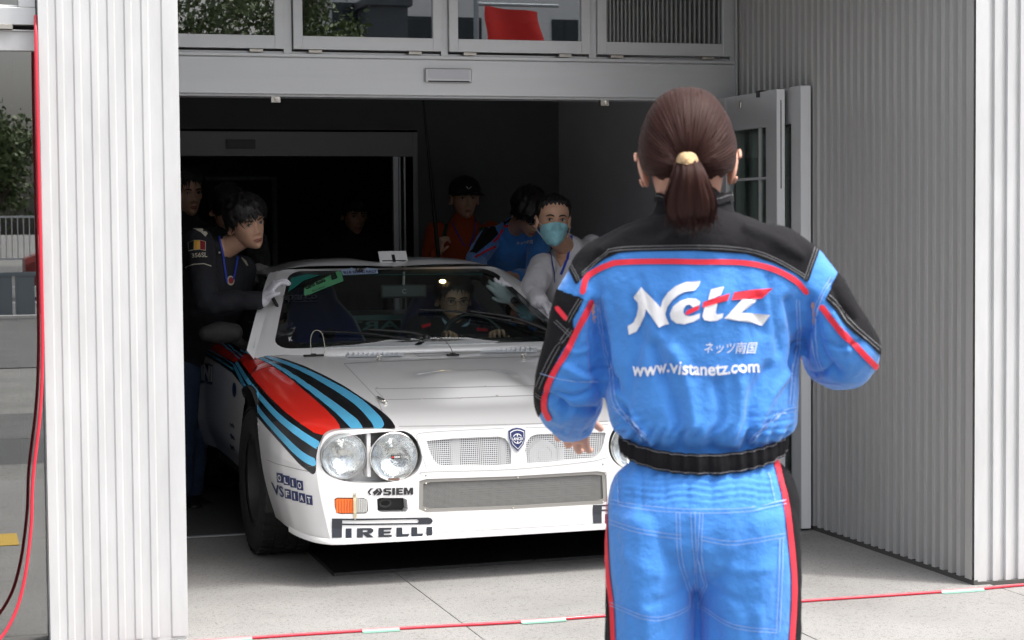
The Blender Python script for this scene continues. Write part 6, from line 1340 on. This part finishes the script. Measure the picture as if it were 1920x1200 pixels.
# body: head, neck, arms, hands
hc = wl(1289, 300, .01); hc[2] = wl(1289, 168, .0)[2]-.1245; Hw = frame((-.03, 1, -.03), (-.02, 0, 1))*.97
trunk_ = tube([tp_[-1], tp_[11], tp_[7], tp_[5], tp_[3]], [.12, .11, .13, .13, .06], [.08, .07, .08, .06, .04], side=(1, 0, 0), n=20, sub=3)
L = [trunk_, tube([wl(1303, 430, .0), wl(1293, 385, .01), hc-[0, -.0, .055]], [.058, .050, .050], [.055, .052, .052], side=(1, 0, 0), n=24, sub=4)]
for A_ in (armL, armR): L.append(tube(A_, [.04, .038, .036, .036, .033, .028, .025], n=16, sub=3))
for cx in (1222, 1410): p0 = wl(cx, 1060, .01); L.append(tube([p0, (p0[0], 0, .45), (p0[0]*1.04, .02, .07)], [.07, .05, .035], n=16, sub=4))
V, F = remesh(L, .006, 3); b = MB(); b.add(V, F); b.add(HG[0] @ Hw.T+hc, HG[1])
for s in (-1, 1): ev, ef = ear(s, .0, .0032); ev = np.array(ev)*[1.0, 1.15, 1.08]+[0, -.006, -.005]; ev[:, 0] += s*(.24*(ev[:, 2]+.012)+.0055); b.add(ev @ Hw.T+hc, ef)
V, F = hand(armL[-1]+[-.002, .02, .034], (-.06, .42, -.90), (.2, .8, .4), .30, .92, 1); b.add(V, F)
V, F = hand(armR[-1], (-.2, .9, .3), (0, .2, -1), .4, .95, -1); b.add(V, F)
M['skinr'] = skin_mat('skin_flushed', (.66, .36, .27)); bo = mk('body', b.V, b.F, M['skinr'], wm, True); face_bits(Hw, hc, wm)
for sx in (-1, 1):
    V, F = tube([(sx*.10, -.05, .045), (sx*.10, .02, .05), (sx*.105, .10, .035), (sx*.105, .17, .03)], [.035, .04, .045, .035], [.045, .05, .03, .024], side=(1, 0, 0), n=18, sub=3); mk('shoe', V, F, M['black'], wm, True)
# collar
n = 90; V = []; F = []; cc_ = wl(1301, 400, .012)
for i in range(n):
    a = 2*math.pi*i/n; s_ = math.sin(a); c_ = math.cos(a)
    for k, (rr, z) in enumerate(((.088, -.030), (.072, -.012), (.064, .010), (.0625, .026), (.066, .0275), (.069, .012))):
        V.append((cc_[0]+rr*c_*1.02, .012+rr*s_*.98, cc_[2]+z+.010*abs(c_)**2+.006*max(0, s_)+.001*math.sin(a*9)))
F = [(i*6+k, ((i+1) % n)*6+k, ((i+1) % n)*6+k+1, i*6+k+1) for i in range(n) for k in range(5)]; mk('collar', V, [f[::-1] for f in F], M['suitk'], wm, True)
Vt, Ft = tube([np.array(V[i*6+3])+nrm([V[i*6+3][0]-cc_[0], V[i*6+3][1]-.012, 0])*.0048-[0, 0, .004] for i in range(n)], .0007, n=5); mk('stitching', Vt, Ft, M['stitchg'], wm, True)
# hair swept back to the clip
pole = nrm((.0, -.98, -.20)); Hh = HG[0].copy(); A = HG[2]
Hh[:, 0] *= 1.0; T = tris_of(HG[1]); N = vnormals(Hh, T); dirn = Hh/(np.linalg.norm(Hh, axis=1)[:, None]+1e-9)
e1 = nrm(np.cross(pole, (0, 0, 1))); e2 = np.cross(e1, pole); th_ = np.arctan2(dirn @ e2, dirn @ e1); pol = np.arccos(np.clip(dirn @ pole, -1, 1))
# finer shell
def hair_shell():
    n, m_ = 420, 150; V = []; UV = []
    for i in range(m_+1):
        p = R(3)+R(158)*i/m_
        for j in range(n): a = 2*math.pi*j/n; V.append((p, a))
    P_ = np.array(V); d = np.cos(P_[:, :1])*pole+np.sin(P_[:, :1])*(np.cos(P_[:, 1:])*e1+np.sin(P_[:, 1:])*e2)
    rad = (np.abs(d[:, 0]/.0835)**2.45+np.abs(d[:, 1]/np.where(d[:, 1] > 0, .094, .113))**2.45+np.abs(d[:, 2]/np.where(d[:, 2] > 0, .127, .056))**2.45)**(-1/2.45)
    g = 0
    for k, a_, s_ in ((11, .0004, 1.), (29, .00025, 2.1), (83, .00022, .4), (157, .0002, 3.3)): g = g+a_*np.sin(P_[:, 1]*k+s_+2.0*np.sin(P_[:, 0]*1.5+s_*3+P_[:, 1]*3))
    rad = rad+g*np.clip((P_[:, 0]-.15)*2, 0, 1)-.016*np.exp(-(P_[:, 0]/.30)**2)+.002*np.sin(P_[:, 1]*5)
    Q = d*rad[:, None]; F_ = [(i*n+j, i*n+(j+1) % n, (i+1)*n+(j+1) % n, (i+1)*n+j) for i in range(m_) for j in range(n)]
    return Q, F_, P_
Q, Fh, PP = hair_shell()
# hairline: bare below the ears, nape and face
xx, yy, zz = Q[:, 0], Q[:, 1], Q[:, 2]
zline = np.interp(-yy, [-.10, -.06, -.02, .0, .02, .05, .09, .115], [.07, .055, .020, .014, -.004, -.022, -.036, -.044])+.003*np.sin(xx*300)
T = tris_of(Fh); V2, T2, A2 = clip(Q, T, PP, zline-zz)
M['hairb'] = bpy.data.materials.new('brown_hair'); M['hairb'].use_nodes = True; tt = M['hairb'].node_tree; bb = tt.nodes['Principled BSDF']
uvn = tt.nodes.new('ShaderNodeUVMap'); mp = tt.nodes.new('ShaderNodeMapping'); mp.inputs['Scale'].default_value = (120, 1.6, 1); no = tt.nodes.new('ShaderNodeTexNoise'); no.inputs['Scale'].default_value = 1; no.inputs['Detail'].default_value = 5; no.inputs['Roughness'].default_value = .7
rp2 = tt.nodes.new('ShaderNodeValToRGB'); rp2.color_ramp.elements[0].position = .32; rp2.color_ramp.elements[0].color = (.006, .0028, .0024, 1); rp2.color_ramp.elements[1].position = .72; rp2.color_ramp.elements[1].color = (.058, .019, .014, 1)
bm_ = tt.nodes.new('ShaderNodeBump'); bm_.inputs['Strength'].default_value = .4; bm_.inputs['Distance'].default_value = .003
for a_, b_ in ((uvn.outputs[0], mp.inputs[0]), (mp.outputs[0], no.inputs['Vector']), (no.outputs['Fac'], rp2.inputs[0]), (rp2.outputs[0], bb.inputs['Base Color']), (no.outputs['Fac'], bm_.inputs['Height']), (bm_.outputs[0], bb.inputs['Normal'])): tt.links.new(a_, b_)
bb.inputs['Roughness'].default_value = .5; bb.inputs['Specular IOR Level'].default_value = .16
def put_uv(o, uv):
    l = o.data.uv_layers.new(name='strands'); idx = np.empty(len(o.data.loops), int); o.data.loops.foreach_get('vertex_index', idx); l.data.foreach_set('uv', np.asarray(uv)[idx].ravel())
# wrap-safe strand coordinate
hr = mk('hair', V2 @ Hw.T+hc, T2[:, ::-1], M['hairb'], wm, True); put_uv(hr, np.stack([np.abs((A2[:, 1] % (2*math.pi))-math.pi), A2[:, 0]], 1)); so2 = hr.modifiers.new('t', 'SOLIDIFY'); so2.thickness = .004; so2.offset = -1
# ponytail
def ptl(x, y, ly): return wl(x, y, ly)
pth = [ptl(1289, 299, -.106), ptl(1290, 312, -.120), ptl(1293, 335, -.128), ptl(1294, 370, -.118), ptl(1296, 400, -.108), ptl(1298, 418, -.104)]
def pony(path, ra_, rb_, name, parent, seed, nn=64):
    V_, F_ = tube(path, ra_, rb_, side=(1, 0, 0), n=nn, sub=8, cap=False); V_ = np.array(V_); k = len(V_)//nn; A_ = np.tile(np.arange(nn)*2*math.pi/nn, k); z = np.repeat(np.arange(k), nn)/k
    cN = np.repeat(V_.reshape(k, nn, 3).mean(1), nn, 0); dr = V_-cN; V_ = cN+dr*(1+.07*np.sin(A_*7+seed+z*2)+.06*np.sin(A_*13+seed*2-z*3)+.05*np.sin(A_*23+z*4))[:, None]
    o = mk(name, V_, F_[:-2], M['hairb'], parent, True); put_uv(o, np.stack([np.abs(A_-math.pi)*1.0+seed, z*1.2], 1)); return o
pn = pony(pth, [.016, .021, .028, .038, .036, .020], [.010, .017, .025, .026, .020, .008], 'ponytail', hr, .5)
b = MB(); r = np.random.RandomState(5)
for i in range(420):
    a = r.uniform(-1.02, 1.02); dp = r.uniform(-.5, 1.05); L_ = r.uniform(.78, 1.12); pts = []
    for k, (p, w) in enumerate(zip(pth, (.017, .023, .030, .042, .041, .032))):
        if k/5 > L_: break
        pts.append(p+np.array([a*w, -.022*dp*(1-a*a)*(.6+.4*k/5), 0])+r.normal(size=3)*.0015*k/3)
    e = pts[-1]+(pts[-1]-pts[-2])*r.uniform(.2, .9)+r.normal(size=3)*.004; pts.append(e); b.add(*tube(pts, np.linspace(.0014, .0003, len(pts)), n=4, sub=4, cap=False))
st_ = stuff(mk('ponytail_strands', b.V, b.F, M['hairb'], hr, True)); put_uv(st_, np.stack([np.repeat(r.uniform(0, 3, len(b.V)//4+1), 4)[:len(b.V)], np.array(b.V)[:, 2]*8], 1))
# loose hairs lying over the head
b = MB(); r = np.random.RandomState(6); UVs = []
for i in range(900):
    a = r.uniform(0, 2*math.pi); p0 = r.uniform(.25, 1.5); p1 = p0+r.uniform(.25, .8); pts = []
    for t in np.linspace(0, 1, 7):
        p = p0+(p1-p0)*t; aa = a+.03*math.sin(t*3+i); d = math.cos(p)*pole+math.sin(p)*(math.cos(aa)*e1+math.sin(aa)*e2)
        rad = (abs(d[0]/.0835)**2.45+abs(d[1]/(.094 if d[1] > 0 else .113))**2.45+abs(d[2]/(.127 if d[2] > 0 else .056))**2.45)**(-1/2.45)+.0012+(.0015 if i % 9 else .006)*math.sin(math.pi*t)*r.uniform(0, 1)-.016*math.exp(-(p/.30)**2)+.002*math.sin(aa*5)
        q = d*rad; pts.append(q)
    zl = np.interp(-pts[3][1], [-.10, -.06, -.02, .0, .02, .05, .09, .115], [.07, .055, .020, .014, -.004, -.022, -.036, -.044])
    if min(p_[2] for p_ in pts) < zl+.004: continue
    V_, F_ = tube(pts, [.0002, .0005, .0006, .0006, .0006, .0005, .0002], n=3, cap=False); b.add(V_, F_); UVs += [(a*.5, p0)]*len(V_)
hs_ = stuff(mk('fine_hairs', np.array(b.V) @ Hw.T+hc, b.F, M['hairb'], hr, True)); put_uv(hs_, UVs)
# clip
c0 = wl(1288.5, 301, -.134); w_, h_ = wl(1310, 300, -.13)[0]-c0[0], wl(1288, 281, -.13)[2]-c0[2]; V = []; na, nr = 36, 7
for i in range(na+1):
    a = math.pi*i/na
    for k in range(nr): t = k/(nr-1); V.append((c0[0]+w_*math.cos(a)*t, c0[1]-.010*math.cos(t*math.pi/2)+.012*(math.cos(a)*t)**2+(.0006*math.sin(a*40) if 0 < k < nr-1 else 0), c0[2]-.003*(1-math.sin(a))+h_*math.sin(a)*t-.004*(1-abs(math.cos(a)*t))))
F = [(i*nr+k, i*nr+k+1, (i+1)*nr+k+1, (i+1)*nr+k) for i in range(na) for k in range(nr-1)]; q = mk('hair_clip', V, F, mat('gold_clip', (.78, .56, .32), .38, .6, bump=.8, bscale=350), wm, True); s = q.modifiers.new('s', 'SOLIDIFY'); s.thickness = .003
print('woman', round(time.time()-T0, 1))
